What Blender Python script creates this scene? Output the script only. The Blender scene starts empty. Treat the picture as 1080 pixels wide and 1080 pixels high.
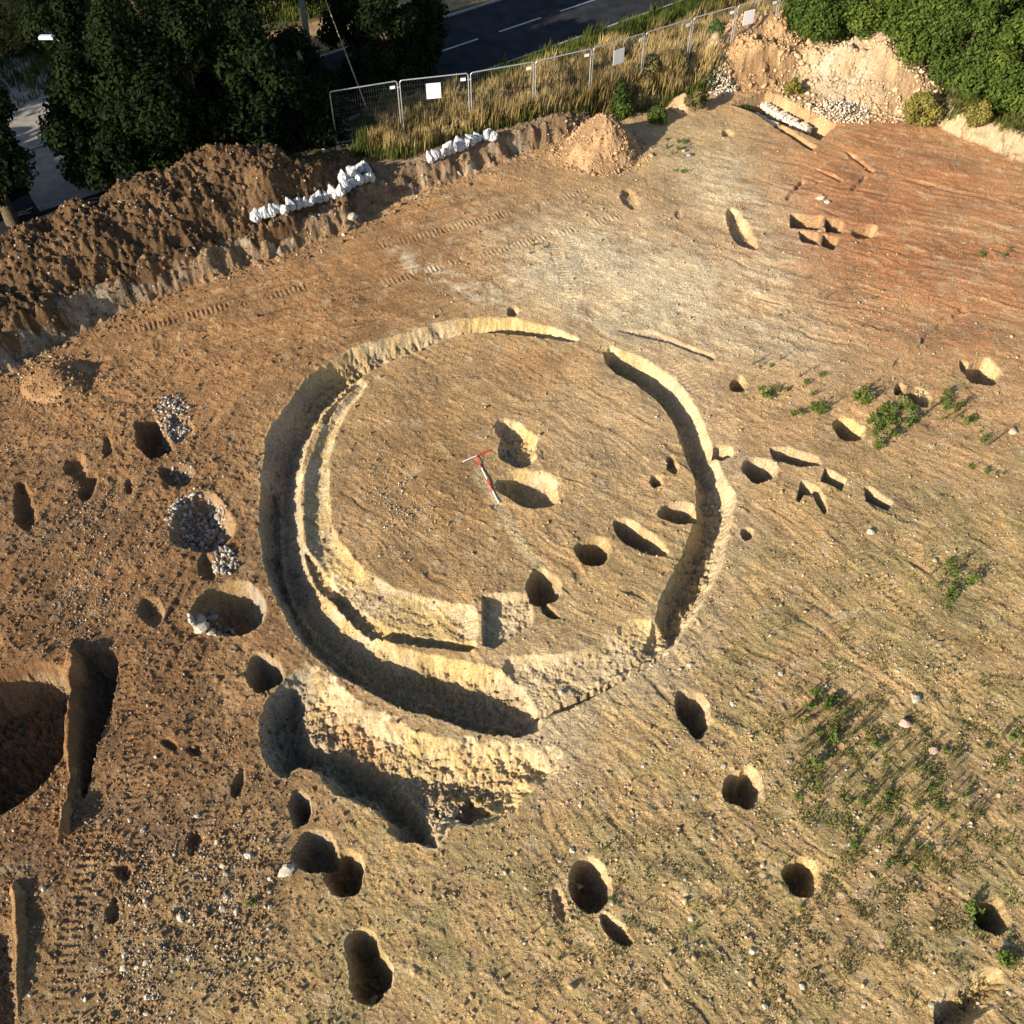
import bpy, math, random
import numpy as np
from mathutils import Vector, Matrix, noise as mnoise
R = math.radians
random.seed(7); rng = np.random.default_rng(7)
scene = bpy.context.scene

# ------------------------------------------------------------------ camera, sky, sun, exposure
F = 1000.0 / 1080.0            # focal length in picture widths
PITCH = R(50.0); CAMH = 24.0
cd = bpy.data.cameras.new('camera'); cam = bpy.data.objects.new('camera', cd)
scene.collection.objects.link(cam); scene.camera = cam
cam.location = (0, 0, CAMH); cam.rotation_euler = (R(90) - PITCH, 0, 0)
cd.sensor_width = 36; cd.lens = 36 * F; cd.clip_end = 3000; cd.clip_start = .1
SUN_EL, SUN_AZ = R(22), math.atan2(-.64, -.77)      # direction from which the sun shines (lower left)
sv = Vector((math.cos(SUN_EL) * math.cos(SUN_AZ), math.cos(SUN_EL) * math.sin(SUN_AZ), math.sin(SUN_EL)))
sl = bpy.data.lights.new('sun', 'SUN'); sl.energy = 5.0; sl.angle = R(.5); sl.color = (1, .87, .67)
so = bpy.data.objects.new('sun', sl); scene.collection.objects.link(so)
so.rotation_euler = sv.to_track_quat('Z', 'Y').to_euler(); so.location = (-40, -40, 60)
w = bpy.data.worlds.new("World"); scene.world = w; w.use_nodes = True
nt = w.node_tree; nt.nodes.clear()
sky = nt.nodes.new('ShaderNodeTexSky'); sky.sky_type = 'NISHITA'; sky.sun_disc = False
sky.sun_elevation = SUN_EL; sky.sun_rotation = math.atan2(sv.x, sv.y)
bg = nt.nodes.new('ShaderNodeBackground'); bg.inputs[1].default_value = .08
ow = nt.nodes.new('ShaderNodeOutputWorld')
nt.links.new(sky.outputs[0], bg.inputs[0]); nt.links.new(bg.outputs[0], ow.inputs[0])
scene.view_settings.view_transform = 'Standard'; scene.view_settings.look = 'None'
scene.cycles.diffuse_bounces = 3; scene.view_settings.gamma = 1; scene.view_settings.exposure = 1.0

SP, CP = math.sin(PITCH), math.cos(PITCH)
def G(px, py, z=0.0):
    """survey helper: plan position of a spot on the level z"""
    u = (px - 540) / 1000.; v = (py - 540) / 1000.
    t = (CAMH - z) / (SP + v * CP)
    return (u * t, (CP - v * SP) * t)
def GA(pts, z=0.0):
    return np.array([G(a, b, z) for a, b in pts])
def toplan(X, Y):
    """the site grid (1000 units per focal length) used to lay out soils and features at level 0"""
    d = Y * CP + CAMH * SP
    return 540 + 1000 * X / d, 540 + 1000 * (CAMH * CP - Y * SP) / d

# ------------------------------------------------------------------ noise
_t = rng.permutation(512); _p = np.concatenate([_t, _t, _t])
_a = rng.random(512) * 2 * np.pi; _gx = np.cos(_a); _gy = np.sin(_a)
def perlin(x, y, seed=0):
    x = x + seed * 17.31; y = y + seed * 9.77
    xi = np.floor(x).astype(np.int64); yi = np.floor(y).astype(np.int64)
    xf = x - xi; yf = y - yi
    u = xf * xf * xf * (xf * (xf * 6 - 15) + 10); v = yf * yf * yf * (yf * (yf * 6 - 15) + 10)
    def g(ix, iy, dx, dy):
        h = _p[(_p[ix & 511] + iy) & 511]
        return _gx[h] * dx + _gy[h] * dy
    a = g(xi, yi, xf, yf); b = g(xi + 1, yi, xf - 1, yf)
    c = g(xi, yi + 1, xf, yf - 1); d = g(xi + 1, yi + 1, xf - 1, yf - 1)
    return ((a + (b - a) * u) * (1 - v) + (c + (d - c) * u) * v) * 1.5
def fbm(x, y, f, o, seed=0, gain=.5):
    r = 0; a = 1
    for i in range(o):
        r = r + a * perlin(x * f, y * f, seed + i * 3.1); f *= 2.03; a *= gain
    return r
def ridged(x, y, f, o, seed=0):
    r = 0; a = 1
    for i in range(o):
        r = r + a * (1 - 2 * np.abs(perlin(x * f, y * f, seed + i * 2.3))); f *= 2.1; a *= .5
    return r
def sstep(a, b, x):
    t = np.clip((x - a) / (b - a), 0, 1); return t * t * (3 - 2 * t)

def polydist(X, Y, P, closed=True):
    """distance to outline, positive inside"""
    n = len(P); d = np.full(X.shape, 1e9); ins = np.zeros(X.shape, bool)
    for i in range(n if closed else n - 1):
        ax, ay = P[i]; bx, by = P[(i + 1) % n]
        ex, ey = bx - ax, by - ay; L = ex * ex + ey * ey + 1e-12
        t = np.clip(((X - ax) * ex + (Y - ay) * ey) / L, 0, 1)
        d = np.minimum(d, (X - ax - t * ex) ** 2 + (Y - ay - t * ey) ** 2)
        if ay != by:
            c = ((ay > Y) != (by > Y)) & (X < (bx - ax) * (Y - ay) / (by - ay) + ax)
            ins ^= c
    d = np.sqrt(d)
    return np.where(ins, d, -d)
def ell(cx, cy, rx, ry, rot=0, n=20):
    o = []
    for i in range(n):
        a = 2 * math.pi * i / n; x = rx * math.cos(a); y = ry * math.sin(a)
        c, s = math.cos(R(rot)), math.sin(R(rot))
        w_ = 1 + .07 * math.sin(3 * a + cx) + .05 * math.sin(5 * a + cy)
        o.append((cx + (x * c - y * s) * w_, cy + (x * s + y * c) * w_))
    return o
def smooth(pts, it=2):
    for _ in range(it):
        q = []
        for i in range(len(pts)):
            a = pts[i]; b = pts[(i + 1) % len(pts)]
            q += [(.75 * a[0] + .25 * b[0], .75 * a[1] + .25 * b[1]), (.25 * a[0] + .75 * b[0], .25 * a[1] + .75 * b[1])]
        pts = q
    return pts

# ------------------------------------------------------------------ excavated features: outline, depth, wall slope, roughness, pale subsoil amount
D1 = [(614,358),(580,344),(540,334),(500,334),(470,339),(430,350),(395,361),(368,369),(335,388),(315,408),(297,436),(283,452),(276,489),(273,549),(279,601),(297,646),(321,682),(342,700),(361,716),(390,730),(427,750),(464,756),(501,772),(555,778),(575,764),
      (568,738),(553,718),(520,702),(480,695),(440,688),(405,675),(375,658),(352,637),(335,612),(321,580),(317,530),(319,489),(327,461),(346,428),(380,396),(410,382),(440,370),(480,354),(520,350),(560,354),(600,361)]
D2 = [(380,402),(350,435),(332,465),(322,500),(320,540),(322,575),(331,608),(350,630),(376,658),(411,674),(436,679),(503,688),(506,637),(471,637),(418,623),(387,605),(366,580),(351,559),(346,517),(348,475),(362,440),(390,405)]
D3 = [(635,364),(670,372),(708,395),(732,425),(747,459),(763,503),(778,524),(768,565),(762,597),(745,630),(727,662),(712,680),(700,676),(690,655),(696,630),(712,601),(728,565),(735,536),(733,503),(721,475),(708,438),(680,410),(640,389)]
D3B = [(716,672),(703,692),(663,715),(627,732),(584,756),(556,768),(548,740),(525,708),(540,690),(592,694),(636,676),(664,650),(690,655)]
D4 = [(274,765),(285,735),(305,708),(328,698),(348,718),(385,742),(420,762),(470,778),(520,784),(560,782),(592,790),(588,815),(556,835),(540,858),(505,868),(478,868),(466,893),(440,892),(415,882),(398,857),(350,832),(322,803),(300,824),(280,802)]
FE = [
 (D1, .92, 1.3, .12, 1), (D2, .2, .45, .08, 1),
 ([(316,576),(327,580),(344,601),(355,619),(401,654),(443,667),(503,674),(503,687),(436,681),(411,677),(376,663),(351,636),(328,614)], .42, 2.2, .10, 1),
 ([(338,444),(350,420),(378,398),(384,402),(360,422),(345,448)], .3, 2, .08, .8), (D3, .78, 1.9, .07, 1), (D3B, .26, .8, .08, 1), ([(566,756),(600,748),(640,728),(668,712),(704,690),(702,684),(664,704),(630,720),(590,738),(562,748)], .5, 3, .06, 1), (D4, .62, .5, .34, 1), ([(478,838),(495,828),(515,838),(522,856),(500,866),(482,864)], .75, 2, .2, .8), ([(745,600),(735,640),(722,668),(702,690),(670,706),(640,716),(636,704),(664,690),(684,662),(700,630),(716,602)], .5, 1.2, .14, 1), ([(452,835),(466,838),(470,858),(462,866),(450,850)], .8, 2, .2, .8),
 ([(276,500),(273,549),(279,601),(297,646),(321,682),(342,699),(390,731),(427,750),(464,757),(503,773),(556,779),(564,758),(527,744),(479,735),(442,719),(400,704),(362,682),(328,650),(304,610),(298,560),(298,510)], .92, 2.0, .08, 1),
 ([(272,770),(282,735),(310,712),(326,730),(330,768),(352,776),(400,790),(425,815),(445,835),(458,855),(466,893),(440,892),(415,884),(398,858),(350,833),(322,804),(300,825),(280,806)], 1.25, 1.7, .26, .8),
 ([(508,628),(560,626),(563,658),(522,684),(509,680)], .32, 3, .04, 1),
 ([(649,347),(690,349),(757,377),(752,381),(705,361),(655,350)], .16, 3, .02, .0),
 (ell(731,752,17,27,-25), .75, 2.4, .06, .7), (ell(784,831,21,22), .75, 2.4, .05, .7), (ell(845,925,19,22,-20), .7, 2.4, .05, .7),
 ([(600,925),(608,905),(628,903),(648,933),(643,952),(625,967),(608,957),(600,940)], .8, 2.6, .05, .6),
 ([(630,962),(646,966),(669,988),(668,999),(655,998),(636,982)], .35, 2, .05, .6), (ell(591,955,7,20,-15), .2, 1.3, .04, .1),
 (ell(333,898,26,23), .95, 2.4, .05, .6), (ell(363,921,22,26), .8, 2.4, .05, .6), (ell(316,853,12,19), .6, 2, .05, .2),
 ([(363,990),(378,976),(396,983),(404,1003),(417,1022),(409,1051),(390,1064),(370,1052),(368,1020)], .85, 2.4, .06, .6),
 (ell(1047,966,18,21,-30), .75, 2.4, .06, .6),
 ([(985,1060),(1010,1037),(1052,1015),(1063,1040),(1040,1070),(1010,1088),(985,1088)], .6, 1.7, .12, .8),
 (ell(251,826,7,18,15), .35, 2, .03, 0), (ell(26,535,11,28,-10), .32, 1.3, .06, 0), (ell(80,492,13,13), .3, 1.3, .06, 0), (ell(92,512,9,17,25), .34, 1.3, .06, 0),
 (ell(113,470,6,11), .22, 1.3, .05, 0), (ell(136,512,5,9), .2, 1.3, .05, 0),
 (ell(160,645,14,17,-20), .32, 1.6, .05, .2),
 ([(521,447),(535,440),(550,450),(563,455),(567,480),(558,493),(540,491),(525,481),(527,465)], .45, 1.6, .22, .7),
 (ell(558,515,34,19,12), .62, 1.7, .05, .9), (ell(573,620,19,20), .7, 2.4, .03, .6), ([(569,632),(582,640),(594,652),(586,653),(572,650)], .3, 2, .04, .3),
 (ell(626,581,19,16), .62, 2.4, .04, .6), ([(645,545),(672,550),(705,578),(702,590),(670,580),(650,566)], .6, 2.4, .04, .5),
 (ell(716,541,22,11,5), .55, 2.4, .04, .6), (ell(692,508,7,6), .25, 2.5, .02, .3), (ell(709,490,6,10,-20), .25, 2.5, .02, .6),
 (ell(762,477,12,8), .35, 2, .03, 1), (ell(801,496,19,13,10), .6, 2.4, .03, .9), (ell(779,405,9,8), .35, 2.5, .02, .7), (ell(541,328,6,5), .2, 2.5, .02, .3),
 (ell(788,563,7,7), .25, 2, .03, .6),
 ([(812,473),(830,472),(864,484),(865,492),(845,493),(815,484)], .5, 3.5, .03, .9),
 ([(845,507),(864,514),(874,537),(870,542),(862,532),(858,522),(848,522),(843,530),(840,526)], .45, 4, .02, .8),
 ([(865,508),(870,494),(893,507),(888,518),(878,512)], .5, 4, .02, .7), ([(911,514),(918,515),(942,530),(937,539),(914,528)], .5, 4, .02, .8),
 (ell(895,452,18,11,25), .65, 2.4, .04, 1), (ell(949,411,6,7), .45, 3, .02, .5), (ell(968,419,15,9,20), .55, 2.4, .04, 1),
 (ell(1037,393,19,14,10), .55, 2.4, .04, 1),
 ([(834,225),(868,229),(866,243),(834,240)], .45, 5, .01, .8), ([(871,231),(890,236),(888,246),(869,244)], .45, 5, .01, .8),
 ([(843,244),(863,247),(864,259),(845,255)], .45, 5, .01, .8), ([(868,248),(885,251),(880,263),(867,259)], .45, 5, .01, .8),
 ([(895,243),(925,236),(926,250),(903,251)], .3, 2.5, .03, .7),
 ([(763,220),(779,220),(804,264),(788,262),(773,254)], .35, 1.8, .03, .6),
 ([(827,209),(846,190),(850,193),(832,211)], .22, 3, .02, 0), ([(858,178),(862,178),(890,190),(886,193)], .25, 3, .02, 0),
 ([(891,160),(896,160),(924,180),(918,182)], .25, 3, .02, 0), ([(896,199),(912,184),(916,187),(900,201)], .22, 3, .02, 0),
 ([(772,110),(808,96),(882,132),(866,146)], .7, 4, .02, 1), ([(800,121),(806,120),(862,154),(856,158)], .35, 3, .02, .6),
 (ell(190,452,14,14,0), .12, 1, .03, .2), ([(142,446),(164,438),(184,474),(160,485),(145,472)], .95, 4, .05, .1),
 (ell(186,500,19,13,5), .5, 1.8, .05, .1), (ell(213,553,34,32,-15), .85, 1.6, .05, .3), (ell(219,598,10,16,-15), .35, 2, .05, .1),
 ([(198,655),(205,632),(225,617),(250,611),(272,618),(284,640),(274,662),(252,672),(225,668)], 1.25, 1.8, .07, .3),
 (ell(278,709,20,20), .75, 2.6, .03, .6),
 ([(-50,732),(0,710),(35,696),(72,704),(76,750),(69,795),(45,828),(10,856),(-50,885)], 1.5, 2.2, .03, 0),
 (smooth([(84,690),(108,684),(128,692),(122,740),(104,780),(92,836),(82,846),(82,760)],1), .8, 2.2, .07, 0),
 (smooth([(-60,980),(10,960),(20,1010),(18,1075),(0,1120),(-70,1120)],1), .8, 1.6, .06, 0),
 ([(655,200),(668,198),(676,215),(668,224),(655,212)], .2, 1.6, .12, 0),
 (ell(716,226,4,5), .07, 1.2, .03, 0), (ell(768,140,7,4), .25, 2, .03, .2), (ell(1018,388,5,9,-30), .25, 2, .03, .6),
 (ell(320,640,3,3), .01, 1, .01, 0), (ell(130,920,10,10), .3, 1.4, .06, 0), (ell(205,790,9,7), .16, 1.2, .05, 0), (ell(180,785,9,5,30), .2, 1.3, .05, 0),
 (ell(1000,340,40,5,-35), .14, 1.3, .05, .2), (ell(960,372,22,4,-35), .1, 1.3, .05, .2), (ell(205,890,9,16,20), .24, 1.2, .07, 0), (ell(120,960,6,14,10), .2, 1.2, .07, 0),
]
FEW = []
for pts, dep, k, ro, pale in FE:
    if k < 3: pts = smooth(pts, 2 if (len(pts) < 12 or len(FEW) < 3) else 1)
    FEW.append((GA(pts), dep * (1.0 if (k < 2 or len(FEW) < 14) else .75 if (dep < .36 and pale < .3) else 1.65 if dep < .9 else 1.15), k if not (dep < .36 and pale < .3) else min(k, 1.1), ro * (2.2 if (dep < .36 and pale < .3) else 1), pale))

EDGE = [(-900,700),(-300,500),(-100,440),(0,400),(80,352),(150,322),(250,283),(320,262),(370,243),(400,222),(460,198),(530,172),(600,146),(660,118),(720,100),(790,90),(850,88),(905,100),(960,120),(1010,143),(1080,172),(1250,230),(1700,420)]
OUTW = np.vstack([GA(EDGE), [[300, 40], [300, 900], [-300, 900], [-300, 12]]])
LOWW = None
ROADA, ROADB = np.array(G(481, 48, .5)), np.array(G(612, 4, .5))
RD = (ROADB - ROADA) / np.linalg.norm(ROADB - ROADA); RN = np.array([-RD[1], RD[0]])
def road_st(X, Y):
    return (X - ROADA[0]) * RD[0] + (Y - ROADA[1]) * RD[1], (X - ROADA[0]) * RN[0] + (Y - ROADA[1]) * RN[1]
LANE = GA([(112,200),(85,165),(70,150),(30,95),(-30,45),(-120,-10)], .5)
def lanedist(X, Y):
    return -polydist_open(X, Y, LANE)
def polydist_open(X, Y, P):
    d = np.full(X.shape, 1e9)
    for i in range(len(P) - 1):
        ax, ay = P[i]; bx, by = P[i + 1]; ex, ey = bx - ax, by - ay
        t = np.clip(((X - ax) * ex + (Y - ay) * ey) / (ex * ex + ey * ey), 0, 1)
        d = np.minimum(d, (X - ax - t * ex) ** 2 + (Y - ay - t * ey) ** 2)
    return -np.sqrt(d)

TRK = [(G(*a), G(*b)) for a, b in [((136,690),(150,930)),((206,690),(215,900)),((395,262),(640,196)),((400,300),(660,226)),((565,205),(610,330)),((130,350),(330,300)),((600,250),(740,420)),((480,905),(560,1075)),((560,890),(650,1075)),((40,600),(60,690)),((105,860),(60,1070)),((690,760),(900,1060)),((880,560),(1070,760)),((830,600),(1060,850))]]
def rot(X, Y, deg):
    c, s = math.cos(R(deg)), math.sin(R(deg)); return X * c + Y * s, -X * s + Y * c
def blob(px, py, cx, cy, rx, ry, rt=0):
    x, y = px - cx, py - cy; c, s = math.cos(R(rt)), math.sin(R(rt))
    a = (x * c + y * s) / rx; b = (-x * s + y * c) / ry
    return np.exp(-(a * a + b * b))

def terrain(X, Y, want=False):
    """height of the ground; with want=True also masks for the soils"""
    px, py = toplan(X, Y)
    m = Y > -10
    Z = np.zeros(X.shape)
    n1 = fbm(X, Y, .35, 3, 1); n2 = fbm(X, Y, 1.6, 3, 5); n3 = fbm(X, Y, 5.5, 3, 9); n4 = perlin(X * 17, Y * 17, 14)
    out = polydist(X, Y, OUTW) + n2 * .16 + n1 * .25
    rise = sstep(0, .75, out)
    lev = .85 + .25 * sstep(-8, -20, X)
    left = blob(px, py, 130, 620, 210, 300); inner = sstep(250, 215, np.hypot((px - 520), (py - 545) * 1.08))
    rough = .55 + .6 * left + .5 * sstep(-.6, .1, out) * (1 - sstep(2, 4, out))
    rough = rough * (.45 + .85 * sstep(-.5, .5, fbm(X, Y, .22, 3, 140)))
    Z += n1 * .07 + n2 * .03 * rough + n3 * .017 * rough + n4 * .011 * rough + perlin(X * 9, Y * 9, 15) * .010 * rough
    # bucket and track scrapes
    wx, wy = X + n1 * .3, Y + n1 * .3
    def stripes(deg, fl, fs, seed):
        a, b = rot(wx, wy, deg); return perlin(a * fl, b * fs, seed) + .6 * perlin(a * fl * 2, b * fs * 2.3, seed + 4)
    s1 = stripes(-38, .45, 4.2, 21); s2 = stripes(-52, .35, 3.4, 31); s3 = stripes(28, .5, 4., 41); s4 = stripes(-26, .3, 3.0, 51)
    redz = sstep(700, 820, px) * sstep(420, 330, py); low = sstep(560, 760, px + py * .5 - 300) * sstep(420, 560, py)
    nl = sstep(620, 500, px) * sstep(430, 330, py)
    Z += .022 * s4 * redz + .016 * s1 * inner + .017 * s2 * low + .02 * s3 * nl * (1 - inner) + .012 * s1 * (1 - redz) * (1 - inner)
    def gouge(deg, seed, f=3.2):
        a, b = rot(wx, wy, deg); return sstep(.38, .55, perlin(a * .16, b * f, seed)) * sstep(-.1, .3, perlin(a * .5, b * .6, seed + 7))
    gg = gouge(-26, 151) * redz + gouge(-40, 155, 2.6) * (inner * .8 + low * .6) + gouge(24, 159, 2.6) * nl * (1 - inner) + gouge(80, 163, 2.4) * left
    Z -= .035 * gg
    # caterpillar track prints
    for (a0, b0), (a1, b1) in TRK:
        ex, ey = a1 - a0, b1 - b0; L = math.hypot(ex, ey); ex /= L; ey /= L
        al = (X - a0) * ex + (Y - b0) * ey; ac = (X - a0) * -ey + (Y - b0) * ex + .12 * n1
        wm_ = sstep(.28, .2, np.abs(ac)) * sstep(0, .4, al) * sstep(L, L - .4, al) * sstep(-.25, .25, n1 + n2 * .6 + .2)
        Z += wm_ * (.018 * np.sign(np.sin(al * 6.283 / .19)) * np.abs(np.sin(al * 6.283 / .19)) ** .5 - .015)
    # stray hollows and clods
    pk = fbm(X, Y, 1.1, 2, 61); Z -= .07 * sstep(.55, .95, pk) * (.35 + .2 * left)
    ck = fbm(X, Y, 3.3, 2, 71); al_, bl_ = rot(X, Y, 70); ck2 = perlin(al_ * .8 + n1, bl_ * 2.6, 181) + .5 * perlin(al_ * 2, bl_ * 6, 183)
    Z += .05 * sstep(.35, .8, ck) * (.4 + .3 * left) + .045 * left * np.clip(ck2, -1, 1)
    Z += rise * lev
    facen = sstep(-.15, .2, out) * sstep(1.9, .8, out)
    Z += facen * (.16 * fbm(X, Y, .7, 2, 81) + .05 * fbm(X, Y, 2.6, 3, 84) + .03 * n3)
    # level off towards the road
    s, t = road_st(X, Y); ld = -polydist_open(X, Y, LANE)
    rd = np.minimum(np.abs(t) - 3.9, ld - 2.4)
    fl = sstep(1.6, .3, rd) * sstep(3, 6, out); Z = Z * (1 - fl) + (.42) * fl
    far = sstep(90, 140, np.hypot(X, Y - 30)); Z = Z * (1 - far) + .4 * far
    pale = np.zeros(X.shape); dig = np.zeros(X.shape)
    cut = np.zeros(X.shape)
    for P, dep, k, ro, pl in FEW:
        lo = P.min(0) - .5; hi = P.max(0) + .5
        b = (X > lo[0]) & (X < hi[0]) & (Y > lo[1]) & (Y < hi[1])
        if not b.any(): continue
        xb, yb = X[b], Y[b]
        d = polydist(xb, yb, P) + n2[b] * ro * .5 + n3[b] * ro * (.12 if len(P) > 60 or k < 2 else .5)
        if k >= 2: k = k * 1.5
        q = np.clip(d * k, 0, dep * 1.3); q = dep * (1 - np.exp(-1.6 * q / dep)) / .8
        q = np.minimum(q, dep) * np.where(d > 0, 1, 0)
        q = q * (1 + .16 * n2[b] + .14 * n3[b] + .10 * n4[b])
        lip = np.where(d <= 0, .02 * np.exp(d / .08), 0)
        c0 = cut[b]; cut[b] = np.maximum(c0, q)
        pp = pale[b]; pale[b] = np.maximum(pp, pl * sstep(-.12, .06, d))
        dg = dig[b]; dig[b] = np.maximum(dg, sstep(0, .05, d))
    Z = Z - cut * np.where(out > 0, 0, 1)
    if not want: return Z
    return Z, dict(px=px, py=py, out=out, pale=pale, dig=dig, cut=cut, n1=n1, n2=n2, n3=n3, n4=n4, left=left, inner=inner, redz=redz, low=low, s1=s1, s2=s2, s3=s3, s4=s4, rd=rd, t=t, s=s, ck=ck, nl=nl, gg=gg)

def hgt(x, y):
    return float(terrain(np.array([float(x)]), np.array([float(y)]))[0])

# ------------------------------------------------------------------ materials
def newmat(name):
    m = bpy.data.materials.new(name); m.use_nodes = True
    n = m.node_tree; b = n.nodes['Principled BSDF']; b.inputs['Roughness'].default_value = .9
    b.inputs['Specular IOR Level'].default_value = .2
    return m, n, b
def N(n, t, **kw):
    o = n.nodes.new(t)
    for k, v in kw.items(): setattr(o, k, v)
    return o
def simple(name, col, rough=.8, var=.25, scale=8, metal=0, bump=.0, spec=.3):
    m, n, b = newmat(name)
    tc = N(n, 'ShaderNodeTexCoord'); no = N(n, 'ShaderNodeTexNoise'); no.inputs['Scale'].default_value = scale; no.inputs['Detail'].default_value = 6
    n.links.new(tc.outputs['Object'], no.inputs['Vector'])
    mr = N(n, 'ShaderNodeMapRange'); mr.inputs[1].default_value = .3; mr.inputs[2].default_value = .7; mr.inputs[3].default_value = 1 - var; mr.inputs[4].default_value = 1 + var
    n.links.new(no.outputs[0], mr.inputs[0])
    hs = N(n, 'ShaderNodeMix', data_type='RGBA', blend_type='MULTIPLY'); hs.inputs[0].default_value = 1
    hs.inputs[6].default_value = (*col, 1); n.links.new(mr.outputs[0], hs.inputs[7]); n.links.new(hs.outputs[2], b.inputs['Base Color'])
    b.inputs['Roughness'].default_value = rough; b.inputs['Metallic'].default_value = metal; b.inputs['Specular IOR Level'].default_value = spec
    if bump:
        bp = N(n, 'ShaderNodeBump'); bp.inputs['Strength'].default_value = bump; bp.inputs['Distance'].default_value = .02
        n.links.new(no.outputs[0], bp.inputs['Height']); n.links.new(bp.outputs[0], b.inputs['Normal'])
    return m
def earthmat(name, bstr=.8, speck=.5):
    m, n, b = newmat(name); L = n.links
    at = N(n, 'ShaderNodeAttribute', attribute_name='soil'); tc = N(n, 'ShaderNodeTexCoord')
    def noise(sc, det=5, ro=.6):
        o = N(n, 'ShaderNodeTexNoise'); o.inputs['Scale'].default_value = sc; o.inputs['Detail'].default_value = det; o.inputs['Roughness'].default_value = ro
        L.new(tc.outputs['Object'], o.inputs['Vector']); return o
    a = noise(13, 6, .72); c = noise(34, 4, .65)
    def rng_(o, lo, hi, i=.32, j=.68):
        r = N(n, 'ShaderNodeMapRange'); r.inputs[1].default_value = i; r.inputs[2].default_value = j; r.inputs[3].default_value = lo; r.inputs[4].default_value = hi
        L.new(o, r.inputs[0]); return r.outputs[0]
    mu = N(n, 'ShaderNodeMath', operation='MULTIPLY'); L.new(rng_(a.outputs[0], .62, 1.36), mu.inputs[0]); L.new(rng_(c.outputs[0], .72, 1.28), mu.inputs[1])
    mx = N(n, 'ShaderNodeMix', data_type='RGBA', blend_type='MULTIPLY'); mx.inputs[0].default_value = 1
    L.new(at.outputs['Color'], mx.inputs[6]); L.new(mu.outputs[0], mx.inputs[7])
    vo = N(n, 'ShaderNodeTexVoronoi'); vo.inputs['Scale'].default_value = 15; L.new(tc.outputs['Object'], vo.inputs['Vector'])
    # pale grit
    th = N(n, 'ShaderNodeMapRange'); th.inputs[1].default_value = .10; th.inputs[2].default_value = .20; th.inputs[3].default_value = 1; th.inputs[4].default_value = 0
    L.new(vo.outputs['Distance'], th.inputs[0])
    sep = N(n, 'ShaderNodeSeparateColor'); L.new(vo.outputs['Color'], sep.inputs[0])
    gt = N(n, 'ShaderNodeMath', operation='GREATER_THAN'); gt.inputs[1].default_value = 1 - .22 * speck; L.new(sep.outputs[0], gt.inputs[0])
    mm = N(n, 'ShaderNodeMath', operation='MULTIPLY'); L.new(gt.outputs[0], mm.inputs[0]); L.new(th.outputs[0], mm.inputs[1])
    m2 = N(n, 'ShaderNodeMix', data_type='RGBA'); L.new(mm.outputs[0], m2.inputs[0]); L.new(mx.outputs[2], m2.inputs[6]); m2.inputs[7].default_value = (.5, .43, .33, 1)
    L.new(m2.outputs[2], b.inputs['Base Color'])
    ad = N(n, 'ShaderNodeMath', operation='MULTIPLY_ADD'); L.new(c.outputs[0], ad.inputs[0]); ad.inputs[1].default_value = .45; L.new(a.outputs[0], ad.inputs[2])
    ad2 = N(n, 'ShaderNodeMath', operation='MULTIPLY_ADD'); L.new(mm.outputs[0], ad2.inputs[0]); ad2.inputs[1].default_value = .35; L.new(ad.outputs[0], ad2.inputs[2])
    bp = N(n, 'ShaderNodeBump'); bp.inputs['Strength'].default_value = bstr; bp.inputs['Distance'].default_value = .10
    L.new(ad2.outputs[0], bp.inputs['Height']); L.new(bp.outputs[0], b.inputs['Normal'])
    b.inputs['Roughness'].default_value = .95; b.inputs['Specular IOR Level'].default_value = .1
    return m
def leafmat(name, c0, c1, trans=.35):
    m, n, b = newmat(name); L = n.links
    at = N(n, 'ShaderNodeAttribute', attribute_name='soil'); sep = N(n, 'ShaderNodeSeparateColor'); L.new(at.outputs['Color'], sep.inputs[0])
    mx = N(n, 'ShaderNodeMix', data_type='RGBA'); L.new(sep.outputs[0], mx.inputs[0]); mx.inputs[6].default_value = (*c0, 1); mx.inputs[7].default_value = (*c1, 1)
    L.new(mx.outputs[2], b.inputs['Base Color']); b.inputs['Roughness'].default_value = .75; b.inputs['Specular IOR Level'].default_value = .12
    tr = N(n, 'ShaderNodeBsdfTranslucent'); L.new(mx.outputs[2], tr.inputs[0]); ms = N(n, 'ShaderNodeMixShader'); ms.inputs[0].default_value = trans
    L.new(b.outputs[0], ms.inputs[1]); L.new(tr.outputs[0], ms.inputs[2]); L.new(ms.outputs[0], n.nodes['Material Output'].inputs[0])
    return m
M = {}
M['earth'] = earthmat('earth_soil', .9, .45); M['spoil'] = earthmat('spoil_soil', 1.0, .8)
M['stone'] = earthmat('flint_stone', .4, 0)
M['road'] = simple('asphalt', (.026, .028, .034), .95, .35, 1.3, bump=.3, spec=.05)
M['lane'] = simple('lane_asphalt', (.26, .24, .21), .9, .25, 2, bump=.3)
M['paint'] = simple('road_paint', (.38, .38, .37), .8, .35, 6)
M['galv'] = simple('galvanised_steel', (.50, .52, .55), .42, .15, 20, metal=.6, spec=.5)
M['wire'] = simple('fence_wire', (.18, .20, .21), .5, .1, 20, metal=.3)
M['board'] = simple('white_board', (.82, .83, .85), .5, .05, 3)
M['bag'] = simple('white_bag_plastic', (.37, .39, .42), .6, .5, 4, bump=.6, spec=.4)
M['rubber'] = simple('rubber_block', (.05, .05, .05), .9, .2, 10)
M['wood'] = simple('weathered_pole_wood', (.30, .25, .20), .85, .3, 12, bump=.4)
M['bark'] = simple('tree_bark', (.10, .075, .05), .95, .35, 9, bump=.6)
M['red'] = simple('red_paint', (.75, .025, .03), .4, .05, 5); M['white'] = simple('white_paint', (.85, .85, .85), .4, .05, 5)
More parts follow.
